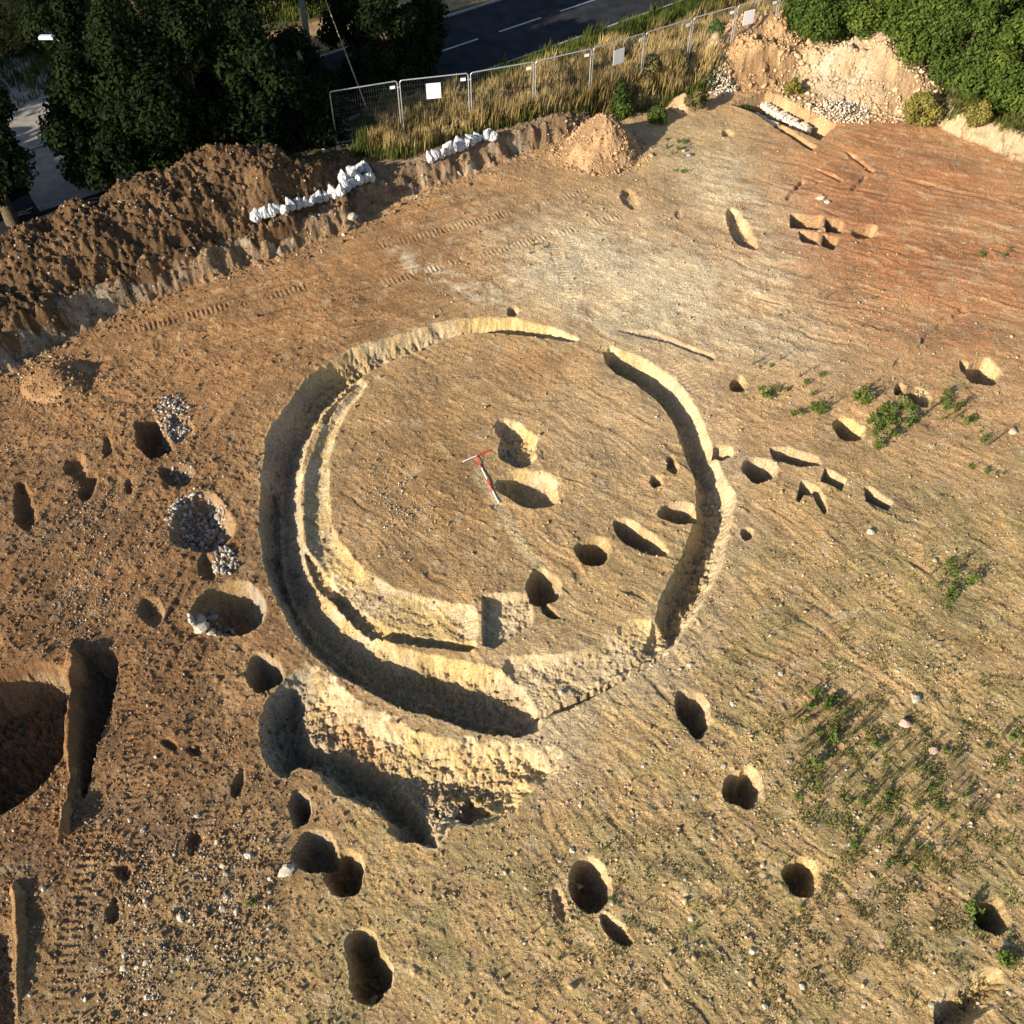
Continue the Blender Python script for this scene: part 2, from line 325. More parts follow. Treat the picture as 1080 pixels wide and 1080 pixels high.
M['greenpost'] = simple('green_lamp_paint', (.04, .07, .06), .5, .1, 5); M['lamphead'] = simple('pale_lamp_cover', (.55, .68, .78), .3, .05, 5)
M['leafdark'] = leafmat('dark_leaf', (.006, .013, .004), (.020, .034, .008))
M['leafgreen'] = leafmat('green_leaf', (.028, .055, .012), (.10, .15, .03))
M['leafbright'] = leafmat('bright_leaf', (.035, .068, .014), (.14, .19, .035))
M['leafyellow'] = leafmat('yellowing_leaf', (.13, .13, .03), (.32, .28, .08))
M['weed'] = leafmat('weed_leaf', (.07, .12, .025), (.22, .27, .07))
M['dryweed'] = leafmat('dry_weed_leaf', (.12, .10, .04), (.22, .2, .08))
M['drygrass'] = leafmat('dry_grass', (.17, .12, .04), (.55, .42, .2)); M['greengrass'] = leafmat('green_grass', (.035, .055, .012), (.13, .15, .035))
M['tarp'] = simple('blue_grey_plastic', (.30, .36, .48), .4, .3, 15, bump=.5)

# ------------------------------------------------------------------ object helpers
def link(o, parent=None):
    scene.collection.objects.link(o)
    if parent is not None: o.parent = parent
    return o
def tag(o, label=None, cat=None, group=None, kind=None):
    if label: o['label'] = label
    if cat: o['category'] = cat
    if group: o['group'] = group
    if kind: o['kind'] = kind
    return o
def empty(name, loc, rz=0):
    o = bpy.data.objects.new(name, None); link(o); o.location = loc; o.rotation_euler = (0, 0, rz); o.empty_display_size = .2; return o
def npmesh(name, V, Fc, mats, cols=None, parent=None, smooth_=False, matidx=None, nv=None):
    """V (n,3), Fc (m,k) all faces of k corners"""
    V = np.asarray(V, np.float32); Fc = np.asarray(Fc, np.int32)
    me = bpy.data.meshes.new(name); me.vertices.add(len(V)); me.vertices.foreach_set('co', V.ravel())
    k = Fc.shape[1]; me.loops.add(Fc.size); me.loops.foreach_set('vertex_index', Fc.ravel())
    me.polygons.add(len(Fc)); me.polygons.foreach_set('loop_start', np.arange(0, Fc.size, k, dtype=np.int32))
    me.polygons.foreach_set('loop_total', np.full(len(Fc), k, np.int32))
    if smooth_: me.polygons.foreach_set('use_smooth', np.ones(len(Fc), bool))
    if matidx is not None: me.polygons.foreach_set('material_index', np.asarray(matidx, np.int32))
    for m_ in (mats if isinstance(mats, (list, tuple)) else [mats]): me.materials.append(m_)
    me.update(calc_edges=True)
    if cols is not None:
        at = me.color_attributes.new('soil', 'FLOAT_COLOR', 'POINT')
        c = np.ones((len(V), 4), np.float32); c[:, :cols.shape[1]] = cols; at.data.foreach_set('color', c.ravel())
    o = bpy.data.objects.new(name, me); link(o, parent); return o
class MB:
    """collects boxes and tubes, builds one mesh"""
    def __init__(s): s.v = []; s.f = []; s.mi = []; s.n = 0
    def add(s, V, Fs, mi=0):
        s.v += [tuple(p) for p in V]; s.f += [tuple(i + s.n for i in f) for f in Fs]; s.mi += [mi] * len(Fs); s.n += len(V)
    def box(s, c, h, mi=0, Mx=None):
        V = [Vector((c[0] + i * h[0], c[1] + j * h[1], c[2] + k * h[2])) for i in (-1, 1) for j in (-1, 1) for k in (-1, 1)]
        if Mx is not None: V = [Mx @ p for p in V]
        s.add(V, [(0, 1, 3, 2), (4, 6, 7, 5), (0, 4, 5, 1), (2, 3, 7, 6), (0, 2, 6, 4), (1, 5, 7, 3)], mi)
    def tube(s, pts, r, seg=8, mi=0, cap=True):
        pts = [Vector(p) for p in pts]; rs = r if isinstance(r, (list, tuple)) else [r] * len(pts)
        V = []
        up = Vector((.13, .27, .95)).normalized()
        for i, p in enumerate(pts):
            d = (pts[min(i + 1, len(pts) - 1)] - pts[max(i - 1, 0)]).normalized()
            a = d.cross(up)
            if a.length < .1: a = d.cross(Vector((1, 0, 0)))
            a.normalize(); b = d.cross(a)
            for j in range(seg):
                t = 2 * math.pi * j / seg; V.append(p + (a * math.cos(t) + b * math.sin(t)) * rs[i])
        Fs = [(i * seg + j, i * seg + (j + 1) % seg, (i + 1) * seg + (j + 1) % seg, (i + 1) * seg + j) for i in range(len(pts) - 1) for j in range(seg)]
        if cap: Fs += [tuple(range(seg)), tuple(reversed(range((len(pts) - 1) * seg, len(pts) * seg)))]
        s.add(V, Fs, mi)
    def build(s, name, mats, parent=None, smooth_=False):
        me = bpy.data.meshes.new(name); me.from_pydata([tuple(v) for v in s.v], [], s.f)
        for m_ in (mats if isinstance(mats, (list, tuple)) else [mats]): me.materials.append(m_)
        me.polygons.foreach_set('material_index', s.mi)
        if smooth_: me.polygons.foreach_set('use_smooth', [True] * len(s.f))
        o = bpy.data.objects.new(name, me); link(o, parent); return o
def copy_tree(o, parent=None):
    c = o.copy(); scene.collection.objects.link(c)
    if parent is not None: c.parent = parent
    for ch in list(o.children): copy_tree(ch, c)
    return c
def inpoly(X, Y, P): return polydist(X, Y, P) > 0

# ------------------------------------------------------------------ ground sheet
def soilcolor(X, Y, K):
    px, py, out = K['px'], K['py'], K['out']
    c = np.empty(X.shape + (3,)); base = np.array([.47, .305, .16])
    c[:] = base
    def mixc(col, wgt):
        nonlocal c
        wgt = np.clip(wgt, 0, 1)[..., None]; c = c * (1 - wgt) + np.array(col) * wgt
    wob = K['n1'] * .5 + K['n2'] * .35
    mixc((.21, .12, .06), (1.35 * blob(px, py, 60, 640, 260, 520) + .9 * blob(px, py, 170, 950, 220, 230) + .5 * blob(px, py, 330, 330, 240, 80, -20)) * (1 + wob))
    mixc((.335, .19, .09), (1.25 * blob(px, py, 260, 350, 260, 75, -22) + .8 * blob(px, py, 540, 215, 160, 60, -20)) * (1 + .5 * wob))
    mixc((.43, .205, .10), (1.2 * blob(px, py, 960, 240, 190, 110, 20)) * (1 + .9 * wob) + .35 * K['redz'] * sstep(0, .5, K['s4']))
    mixc((.62, .51, .34), (1.5 * blob(px, py, 655, 300, 115, 62, 18) + .9 * blob(px, py, 770, 200, 80, 40, 40) + .5 * blob(px, py, 820, 340, 80, 45, 30)) * (1 + wob) * (.75 + .6 * sstep(-.3, .5, K['s4'])))
    mixc((.47, .36, .2), blob(px, py, 720, 150, 110, 55, -10) * .6)
    mixc((.44, .30, .155), .6 * K['inner'] * (1 + wob)); mixc((.32, .20, .095), 1.0 * blob(px, py, 450, 520, 95, 120) * (1 + wob))
    mixc((.48, .35, .2), .55 * blob(px, py, 640, 440, 90, 90)); mixc((.40, .22, .10), .6 * blob(px, py, 555, 390, 60, 26) * (1 + wob))
    mixc((.42, .30, .145), (.8 * sstep(560, 900, px * .6 + py * .75 - 120) * (1 + 1.2 * wob)) * (1 - K['dig']) * sstep(450, 560, py))
    gp = sstep(.15, .6, fbm(X, Y, .9, 3, 91) + .2 * K['n3'])
    mixc((.26, .235, .09), .38 * gp * (1.0 * blob(px, py, 700, 960, 330, 130) + .8 * blob(px, py, 950, 640, 180, 130) + .5 * blob(px, py, 930, 860, 160, 160) + .5 * blob(px, py, 730, 150, 50, 30) + .4 * blob(px, py, 780, 360, 60, 30)))
    sd = -polydist_open(X, Y, GA([(505,500),(530,540),(556,582),(575,600)])); mixc((.56, .45, .26), .7 * sstep(.28, .08, sd + .1 * K['n2']))
    mixc((.30, .26, .12), .5 * sstep(0, .5, fbm(X, Y, .6, 3, 93)) * sstep(600, 900, px * .5 + py * .7 - 60))
    mixc((.50, .39, .25), .5 * sstep(.25, .75, fbm(X, Y, 1.7, 3, 95)) * (1 - K['left']))
    mixc((.17, .125, .085), .5 * sstep(.1, .5, fbm(X, Y, .55, 4, 191, .6)) * (blob(px, py, 180, 930, 180, 160) + blob(px, py, 60, 560, 90, 120)) * (1 - K['dig']))
    mixc((.36, .21, .10), .4 * sstep(.1, .5, fbm(X, Y, .5, 3, 195)) * K['left'])
    # ploughed up streaks of subsoil in the red area
    mixc((.52, .40, .24), .65 * blob(px, py, 1040, 260, 90, 60, 30) * sstep(.05, .5, K['s4']))
    mixc((.56, .48, .34), .75 * sstep(18, 5, np.abs(py - 268 - (px - 410) * .42)) * sstep(400, 430, px) * sstep(560, 500, px) * sstep(-.3, .3, K['n2']))
    # dug faces: yellow and cream subsoil
    depth = sstep(.02, .25, K['cut'])
    yl = np.array([.60, .45, .21]); cr = np.array([.60, .48, .31])
    mixw = sstep(-.4, .4, K['n1'] + .6 * K['n2'])[..., None]
    pc = yl * (1 - mixw) + cr * mixw
    wgt = (np.clip(K['pale'] * (.92 + .35 * K['n2']), 0, 1))[..., None]; pc = pc * (1 - .8 * K['redz'][..., None]) + np.array([.46, .29, .15]) * .8 * K['redz'][..., None]; wgt = wgt * .88; c = c * (1 - wgt) + pc * wgt
    halo = sstep(34, 6, np.abs(np.hypot(px - 522, (py - 548) * 1.06) - 252)) * sstep(640, 700, px) * (1 - K['dig']); mixc((.52, .39, .24), .5 * halo * (1 + wob))
    ditch_shade = sstep(345, 300, px + 25 * K['n1']) * K['dig'] * sstep(250, 270, px) + blob(px, py, 330, 820, 60, 40, 35) * K['dig']  # grey shade of the left ditch band and lower hollow, painted into the soil
    mixc((.36, .31, .245), .85 * ditch_shade)
    floor_shade = K['dig'] * sstep(.35, .6, K['cut']) * (1 - sstep(.8, .95, K['cut']) * 0); mixc((.38, .30, .20), floor_shade * .4 * (1 + .5 * wob))  # shade painted on deep cut floors by toning their soil colour down
    mixc((.5, .31, .15), blob(px, py, 372, 775, 36, 18, 35) * .9 * depth)
    mixc((.60, .48, .31), .8 * blob(px, py, 640, 710, 80, 30, -30) + .8 * blob(px, py, 575, 785, 45, 40) + .7 * sstep(30, 8, np.abs(np.hypot(px - 520, (py - 545) * 1.08) - 250)) * sstep(640, 700, px) * K['pale'])
    mixc((.50, .41, .29), .7 * sstep(10, 2, -out * 30 + 6) * sstep(830, 930, px) * sstep(.1, .0, out - 1.0))
    mixc((.50, .375, .225), .5 * (1 - K['dig']) * (blob(px, py, 575, 790, 40, 40) + blob(px, py, 540, 700, 60, 40) + .7 * blob(px, py, 430, 745, 60, 12, 25)) * (1 + wob))
    # outside: cut face and topsoil
    o = sstep(-.1, .3, out); mixc((.25, .17, .105), o * (1 - sstep(700, 860, px))); mixc((.43, .33, .21), o * sstep(700, 900, px))
    mixc((.42, .36, .27), sstep(.3, .6, fbm(X, Y, 1.3, 3, 97)) * o * sstep(2.2, .4, out) * .75)
    mixc((.28, .25, .2), .8 * o * blob(px, py, 0, 330, 110, 110))
    tops = sstep(2.2, 4, out); mixc((.13, .10, .05), tops); mixc((.07, .085, .03), tops * sstep(-.2, .4, K['n1'] + K['n2'] * .5) * .8)
    path = sstep(6.8, 6.4, K['t']) * sstep(3.9, 4.2, K['t']); mixc((.36, .25, .15), path * tops)
    mot = fbm(X, Y, .45, 4, 120, .6)
    lum = 1 + .16 * mot + .12 * K['n2'] + .14 * K['n3'] + .12 * K['n4']
    lum = lum * (1 + .13 * np.clip(K['s4'], -1, 1) * K['redz'] + .13 * np.clip(K['s2'], -1, 1) * K['low'] + .12 * np.clip(K['s1'], -1, 1) * K['inner'] + .12 * np.clip(K['s3'], -1, 1) * K['nl']) * (1 - .22 * K['gg'])
    a_, b_ = rot(X, Y, 82); lum = lum * (1 + .2 * K['left'] * np.clip(perlin(a_ * .25 + K['n1'] * .4, b_ * 1.6, 170) + .5 * perlin(a_ * .6, b_ * 4, 172), -1, 1))
    c[..., 0] *= 1 + .03 * mot; c[..., 2] *= 1 - .05 * mot
    c = c * lum[..., None]
    return np.clip(c, .02, .9)

u = np.linspace(-.60, .60, 1300)
eu = np.geomspace(.01, 3.5, 34); u = np.concatenate([-.6 - eu[::-1], u, .6 + eu])
v = np.linspace(.60, -.585, 1300)
s_ = SP + v * CP; zz = CAMH / s_; Yr = (CP - v * SP) * zz
ne = np.geomspace(.05, 60, 30); fa = np.geomspace(.15, 900, 50)
Yr = np.concatenate([Yr[0] - ne[::-1], Yr, Yr[-1] + fa]); zz = np.concatenate([np.full(30, zz[0]), zz, zz[-1] + fa * CP])
XX = u[None, :] * zz[:, None]; YY = np.repeat(Yr[:, None], len(u), 1)
ZZ, K = terrain(XX, YY, True)
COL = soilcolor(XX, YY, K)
nr, nc = XX.shape
idx = np.arange(nr * nc).reshape(nr, nc)
Fq = np.stack([idx[:-1, :-1], idx[:-1, 1:], idx[1:, 1:], idx[1:, :-1]], -1).reshape(-1, 4)
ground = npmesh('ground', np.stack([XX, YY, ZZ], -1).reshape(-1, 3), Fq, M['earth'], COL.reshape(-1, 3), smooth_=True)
tag(ground, 'stripped brown earth of the excavated site with ring ditch and pits', 'ground', kind='structure')
del K, COL, XX, YY, ZZ

# ------------------------------------------------------------------ roads
def strip(name, s0, s1, t0, t1, z, mat, n=60, parent=None):
    S = np.linspace(s0, s1, n); V = []
    for a in S:
        for t in (t0, t1):
            p = ROADA + RD * a + RN * t; V.append((p[0], p[1], z))
    V = np.array(V); Fc = [(2 * i, 2 * i + 2, 2 * i + 3, 2 * i + 1) for i in range(n - 1)]
    return npmesh(name, V, Fc, mat, parent=parent)
road = strip('road', -140, 160, -3.3, 3.3, .46, M['road']); tag(road, 'dark two lane asphalt road behind the fence', 'road', kind='structure')
lp = LANE; V = []; 
for i, p in enumerate(lp):
    d = lp[min(i + 1, len(lp) - 1)] - lp[max(i - 1, 0)]; d /= np.linalg.norm(d); n_ = np.array([-d[1], d[0]])
    wd = 3.0 if i < 2 else 2.1
    for t in (-wd, wd): V.append((*(p + n_ * t), .470))
lane = npmesh('side_lane', V, [(2 * i + 1, 2 * i + 3, 2 * i + 2, 2 * i) for i in range(len(lp) - 1)], M['lane']); tag(lane, 'grey side lane running up to the road', 'road', kind='structure')
dash = np.linalg.norm(ROADB - ROADA) / 2
for k in range(-3, 10):
    L = 2.0 if k != 0 else 2.1
    o = strip('lane_marking', k * dash - 1.5, k * dash + 1.5, -.07, .07, .465, M['paint'], 2, road)
mb = MB()
for side in (-1, 1):
    for i in range(60):
        a = -60 + i * 2.0; p = ROADA + RD * (a + 1) + RN * (side * 3.37)
        Mx = Matrix.Translation((p[0], p[1], .47)) @ Matrix.Rotation(math.atan2(RD[1], RD[0]), 4, 'Z'); mb.box((0, 0, 0), (.995, .065, .08), 0, Mx)
k_ = mb.build('road_kerb', simple('kerb_concrete', (.3, .29, .27), .9, .2, 6)); tag(k_, 'concrete kerb along both sides of the road', 'kerb', kind='structure')

# ------------------------------------------------------------------ spoil: bank and heaps
def soil_body(name, outline, hfun, color, res=.07, label='', cat='', rough=1., pale=None, amp=.12):
    """a lump of dumped soil lying on the ground: outline in plan, height over the ground"""
    P = GA(outline) if not isinstance(outline, np.ndarray) else outline
    lo = P.min(0) - .2; hi = P.max(0) + .2
    x = np.arange(lo[0], hi[0], res); y = np.arange(lo[1], hi[1], res); X, Y = np.meshgrid(x, y)
    g = terrain(X, Y); d = polydist(X, Y, P)
    d2 = d + .25 * fbm(X, Y, .8, 3, 33) * rough
    h = hfun(X, Y, d2)
    nz = amp * (.95 * fbm(X, Y, .55, 3, 45) + .42 * fbm(X, Y, 2.1, 2, 49) + .40 * fbm(X, Y, 5.2, 4, 55, .62)) * sstep(0, .5, d2)
    if name == 'spoil_bank': nz = nz * 1.25
    gs = g
    Z = gs + h + nz * rough - .05 + .02 * perlin(X * 15, Y * 15, 3)
    keep = (d2 > -.05)
    c = np.empty(X.shape + (3,)); c[:] = color
    m_ = sstep(-.2, .5, fbm(X, Y, .9, 4, 66))[..., None]
    c = c * (.74 + .5 * m_)
    if pale is not None:
        wv = np.clip(pale(X, Y), 0, 1)[..., None]; c = c * (1 - wv) + np.array([.52, .44, .33]) * wv
    c *= (1 + .12 * perlin(X * 16, Y * 16, 8))[..., None]
    nr, nc = X.shape; idx = np.arange(nr * nc).reshape(nr, nc)
    Fq = np.stack([idx[:-1, :-1], idx[:-1, 1:], idx[1:, 1:], idx[1:, :-1]], -1).reshape(-1, 4)
    kf = keep.ravel()[Fq].all(1); Fq = Fq[kf]
    used = np.unique(Fq); mp = -np.ones(nr * nc, int); mp[used] = np.arange(len(used))
    V = np.stack([X, Y, Z], -1).reshape(-1, 3)[used]
    o = npmesh(name, V, mp[Fq], M['spoil'], c.reshape(-1, 3)[used], smooth_=True)
    tag(o, label, cat); return o
SOILS = []
bankP = np.vstack([GA([(-260,500),(-100,425),(0,378),(80,338),(150,305),(250,268),(330,245),(380,222),(400,200)], .5), GA([(398,176),(372,158),(330,170),(300,168),(255,168),(205,186),(150,205),(100,222),(50,240),(-20,258),(-150,300),(-300,350)], 1.)])
def bankh(X, Y, d):
    px, py = toplan(X, Y)
    top = .6 + 1.1 * blob(px, py, 275, 200, 60, 60) + 1.0 * blob(px, py, 200, 225, 110, 60) + .9 * blob(px, py, 60, 280, 180, 60) + .25 * fbm(X, Y, .4, 2, 3)
    return top * sstep(.0, 2.4, d)
soil_body('spoil_bank', bankP, bankh, (.15, .092, .05), .05, 'long rough bank of dark brown clods below the trees at the left', 'earth bank', amp=.26)
def cone(cx, cy, H, Rr, pw=1.0, ex=1.0, rt=0):
    c0 = G(cx, cy)
    def f(X, Y, d):
        x, y = rot(X - c0[0], Y - c0[1], rt); r = np.hypot(x / ex, y)
        if pw > 1.3: return H * (.5 + .5 * np.cos(np.pi * np.clip(r / Rr, 0, 1))) * (1 + .35 * fbm(X, Y, .5, 2, cx))
        return H * np.clip(1 - (r / Rr) ** pw, 0, 1)
    return f
def heap(name, cx, cy, H, Rr, color, label, cat='soil heap', pw=1.0, ex=1., rt=0, pale=None, amp=.06, res=.05):
    c0 = G(cx, cy); a = np.linspace(0, 2 * np.pi, 28, endpoint=False); x = np.cos(a) * Rr * ex; y = np.sin(a) * Rr
    c, s = math.cos(R(rt)), math.sin(R(rt)); P = np.stack([c0[0] + x * c - y * s, c0[1] + x * s + y * c], -1)
    return soil_body(name, P, cone(cx, cy, H, Rr, pw, ex, rt), color, res, label, cat, amp=amp, pale=pale, rough=.8)
heap('soil_heap', 634, 160, 1.95, 1.95, (.42, .27, .15), 'tall pointed heap of orange brown soil below the fence', amp=.17, pw=1.15, ex=1.08, rt=40)
heap('soil_heap', 800, 66, 1.5, 3.6, (.41, .265, .145), 'broad orange soil heap next to the last fence panel', ex=1.2, rt=20, pw=1.4, amp=.2)
heap('soil_heap', 908, 90, 1.55, 3.2, (.42, .285, .165), 'large pale orange soil heap in front of the bright green trees', ex=1.75, rt=-28, pw=1.4, amp=.22, pale=lambda X, Y: .8 * blob(*toplan(X, Y), 880, 88, 45, 25, 10) * (1 + fbm(X, Y, 1, 3, 4)))
heap('soil_heap', 748, 78, 1.0, 1.3, (.55, .42, .28), 'small pale rounded soil heap at the foot of the fence grass', pw=1.8, amp=.05)
heap('soil_heap', 720, 112, .75, .9, (.50, .35, .2), 'small sandy soil heap beside the white rubble pile', pw=1.2, amp=.05)
heap('soil_heap', 60, 402, .65, 1.3, (.36, .215, .11), 'low brown soil heap at the foot of the left bank', pw=1.1, amp=.06, ex=1.1)
ridge = GA(smooth([(70,842),(73,760),(70,690),(76,676),(82,690),(83,760),(78,842),(68,880),(60,890)], 1))
def ridgeh(X, Y, d): return .55 * sstep(0, .14, d)
soil_body('soil_ridge', GA([(60,890),(69,820),(70,740),(69,690),(77,676),(86,690),(86,740),(82,820),(74,880)]), lambda X, Y, d: np.clip(.5 * sstep(-.05, .22, d), 0, 1), (.34, .19, .09), .035, 'narrow upright baulk of brown soil between two dark trenches', 'soil ridge', amp=.07, rough=.6)
soil_body('soil_ridge', GA([(12,1060),(14,1000),(8,940),(16,925),(30,940),(30,1000),(26,1060),(18,1090)]), lambda X, Y, d: .35 * sstep(-.05, .3, d), (.42, .26, .12), .035, 'low baulk of orange soil at the bottom left corner', 'soil ridge', amp=.04, rough=.4)

# ------------------------------------------------------------------ stones and clods
ICO = None
def ico():
    t = (1 + 5 ** .5) / 2
    V = np.array([(-1, t, 0), (1, t, 0), (-1, -t, 0), (1, -t, 0), (0, -1, t), (0, 1, t), (0, -1, -t), (0, 1, -t), (t, 0, -1), (t, 0, 1), (-t, 0, -1), (-t, 0, 1)], float)
    V /= np.linalg.norm(V[0])
    Fc = np.array([(0, 11, 5), (0, 5, 1), (0, 1, 7), (0, 7, 10), (0, 10, 11), (1, 5, 9), (5, 11, 4), (11, 10, 2), (10, 7, 6), (7, 1, 8), (3, 9, 4), (3, 4, 2), (3, 2, 6), (3, 6, 8), (3, 8, 9), (4, 9, 5), (2, 4, 11), (6, 2, 10), (8, 6, 7), (9, 8, 1)])
    return V, Fc
IV, IF = ico()
def rocks(name, X, Y, Z, r, cols, mat, label, cat):
    n = len(X); q = rng.normal(size=(n, 3, 3)); Q, _ = np.linalg.qr(q)
    V = IV[None] * (1 + rng.uniform(-.42, .34, (n, 12, 1)))
    V = V * np.stack([r * rng.uniform(.8, 1.5, n), r * rng.uniform(.7, 1.1, n), r * rng.uniform(.45, .85, n)], -1)[:, None]
    V = np.einsum('nij,nkj->nki', Q, V); V += np.stack([X, Y, Z], -1)[:, None]
    Fc = (IF[None] + (np.arange(n) * 12)[:, None, None]).reshape(-1, 3)
    C = np.repeat(cols[:, None], 12, 1).reshape(-1, 3)
    o = npmesh(name, V.reshape(-1, 3), Fc, mat, C); tag(o, label, cat, kind='stuff'); return o
def scatter(n, blobs, base):
    """random plan points with density from blobs (site grid units)"""
    pts = []
    while sum(len(p) for p in pts) < n:
        px = rng.uniform(-60, 1140, 40000); py = rng.uniform(60, 1140, 40000)
        d = np.full(px.shape, base)
        for b in blobs: d = d + b[0] * blob(px, py, *b[1:])
        X, Y = np.array(G(0, 0)) * 0 if False else (None, None)
        t = CAMH / (SP + (py - 540) / 1000 * CP); X = (px - 540) / 1000 * t; Y = (CP - (py - 540) / 1000 * SP) * t
        d = d * (.5 + .9 * sstep(-.2, .6, fbm(X, Y, .5, 2, 77)))
        k = rng.random(px.shape) < d; pts.append(np.stack([X[k], Y[k]], -1))
    return np.concatenate(pts)[:n].T
def stonecols(n, lo=(.26, .21, .15), hi=(.50, .45, .38)):
    t = rng.random(n)[:, None] ** 1.5; return np.array(lo) * (1 - t) + np.array(hi) * t
SB = [(.5,95,560,30,90,10),(.6,110,610,40,60),(.8,186,450,22,22),(.9,205,545,26,24),(.8,236,592,14,12),(.4,230,650,25,25),(.35,200,930,90,90),(.4,150,1010,120,80),(1.2,412,498,26,20),(1.0,425,545,30,26),(.3,440,570,40,20),(.12,700,900,200,140),(.12,950,700,160,200),(.08,640,1000,120,80),(.2,30,300,60,60),(.15,890,330,110,60),(.2,70,810,60,50)]
x, y = scatter(9500, SB, .02); z = terrain(x, y)
r = rng.uniform(.012, .03, len(x)) * (1 + 1.2 * (rng.random(len(x)) ** 8))
rocks('loose_stones', x, y, z + r * .3, r, stonecols(len(x)), M['stone'], 'small pale flints scattered over the stripped ground', 'stones')
CBk = [(.5,60,700,160,300),(.5,200,940,140,140),(.4,130,420,150,100),(.15,500,250,300,80),(.2,540,800,60,50)]
x, y = scatter(15000, CBk, .07); z = terrain(x, y)
r = rng.uniform(.014, .04, len(x)) * (1 + 1.4 * (rng.random(len(x)) ** 8))
px_, py_ = toplan(x, y); t = np.clip(sstep(260, 620, px_), 0, 1)[:, None]
rocks('soil_crumbs', x, y, z + r * .2, r, (np.array([.20, .125, .07]) * (1 - t) + np.array([.42, .29, .16]) * t) * rng.uniform(.8, 1.25, (len(x), 1)), M['stone'], 'crumbs of dry brown soil lying over the stripped ground', 'soil crumbs')
# clods on and below the bank
dg = bpy.context.evaluated_depsgraph_get()
def drop(x, y, z0=12, objs=('spoil_bank', 'soil_heap', 'soil_heap.001', 'soil_heap.002', 'soil_heap.003', 'soil_heap.004', 'soil_heap.005')):
    best = hgt(x, y)
    for nme in objs:
        o = bpy.data.objects[nme]
        ok, l, nn, _ = o.ray_cast(Vector((x, y, z0)), Vector((0, 0, -1)))
        if ok and l.z > best: best = l.z
    return best
def drops(x, y, objs=('spoil_bank', 'soil_heap', 'soil_heap.001', 'soil_heap.002', 'soil_heap.003', 'soil_heap.004', 'soil_heap.005')):
    z = terrain(np.asarray(x, float), np.asarray(y, float)).copy()
    for nme in objs:
        o = bpy.data.objects[nme]
        for i in range(len(z)):
            ok, l, nn, _ = o.ray_cast(Vector((x[i], y[i], 12)), Vector((0, 0, -1)))
            if ok and l.z > z[i]: z[i] = l.z
    return z
n = 7000; bx = rng.uniform(bankP[:, 0].min(), G(640, 140)[0], 60000); by = rng.uniform(20, 50, 60000)
o_ = polydist(bx, by, OUTW); kk = (o_ > -.7) & (o_ < 7) & ((bx < G(400, 200)[0]) | (o_ < 1.5)); bx, by = bx[kk][:n], by[kk][:n]
bz = drops(bx, by, ('spoil_bank',))
r = rng.uniform(.02, .06, len(bx)) * (1 + 2.0 * rng.random(len(bx)) ** 9)
ccol = np.array([.18, .12, .072]) * rng.uniform(.75, 1.35, (len(bx), 1)); wh = rng.random(len(bx)) < .07; ccol[wh] = (.5, .42, .32)
rocks('soil_clods', bx, by, bz - r * .1, r, ccol, M['stone'], 'rough dark brown clods covering the long earth bank', 'soil clods')

# loose lumps on the dumped heaps
def lumps(cx, cy, Rr, n, r0, r1, col, label):
    c = G(cx, cy); a = rng.random(n) * 6.283; q = np.sqrt(rng.random(n)) * Rr; x = c[0] + np.cos(a) * q * 1.15; y = c[1] + np.sin(a) * q
    z = drops(x, y); r = rng.uniform(r0, r1, n) * (1 + 1.8 * rng.random(n) ** 9)
    rocks('heap_lumps', x, y, z + r * .1, r, np.array(col) * rng.uniform(.75, 1.3, (n, 1)), M['stone'], label, 'soil lumps')
lumps(634, 160, 2.2, 900, .02, .06, (.40, .26, .15), 'loose soil lumps on the tall pointed heap')
lumps(800, 66, 3.6, 1500, .03, .09, (.40, .26, .145), 'loose soil lumps on the broad orange heap')
lumps(905, 92, 3.9, 2200, .03, .09, (.44, .33, .22), 'loose chalky lumps on the large pale heap')
lumps(60, 402, 1.5, 350, .02, .05, (.28, .18, .1), 'loose soil lumps on the low heap at left')
# rubble piles: white lumps one can count only roughly
def rubble(cx, cy, R0, H, n, size, label, lean=0):
    c = G(cx, cy); a = rng.random(n) * 6.283; q = np.sqrt(rng.random(n)) * R0
    x = c[0] + np.cos(a) * q * 1.2; y = c[1] + np.sin(a) * q
    z = drops(x, y) + H * (1 - (q / R0)) * rng.random(n) ** .5
    r = rng.uniform(.6, 1.4, n) * size
    return rocks('rubble_pile', x, y, z + r * .2, r, np.array([.58, .52, .43]) * rng.uniform(.7, 1.15, (n, 1)), M['stone'], label, 'rubble pile')
rubble(760, 94, .75, .5, 260, .055, 'small pile of white chalk rubble below the fence grass')
rubble(887, 118, 1.2, .5, 420, .055, 'wide spread of white chalk rubble at the foot of the large heap')

def pitfill(cx, cy, rx, ry, n, size, rt, label):
    a = rng.random(n) * 6.283; q = np.sqrt(rng.random(n)); x_ = np.cos(a) * q * rx; y_ = np.sin(a) * q * ry; c, s_ = math.cos(R(rt)), math.sin(R(rt))
    P = np.array([G(cx + i * c - j * s_, cy + i * s_ + j * c) for i, j in zip(x_, y_)]); z = terrain(P[:, 0], P[:, 1]); r = rng.uniform(.5, 1.5, n) * size
    rocks('flint_rubble', P[:, 0], P[:, 1], z + r * .3, r, stonecols(n, (.20, .17, .14), (.50, .46, .42)), M['stone'], label, 'rubble')
pitfill(207, 545, 30, 24, 420, .07, -15, 'grey flint rubble heaped in the stony pit left of the ring')
pitfill(182, 440, 20, 24, 240, .055, 0, 'grey flint rubble around the dark square pit at left')
pitfill(237, 592, 14, 14, 110, .06, 0, 'small patch of flint rubble between the two large left pits')
pitfill(222, 652, 22, 18, 150, .08, 0, 'large flints and lumps in the left side of the big dark pit')
pitfill(540, 470, 12, 18, 60, .045, 20, 'rubbly lumps in the upper pit at the centre of the ring')
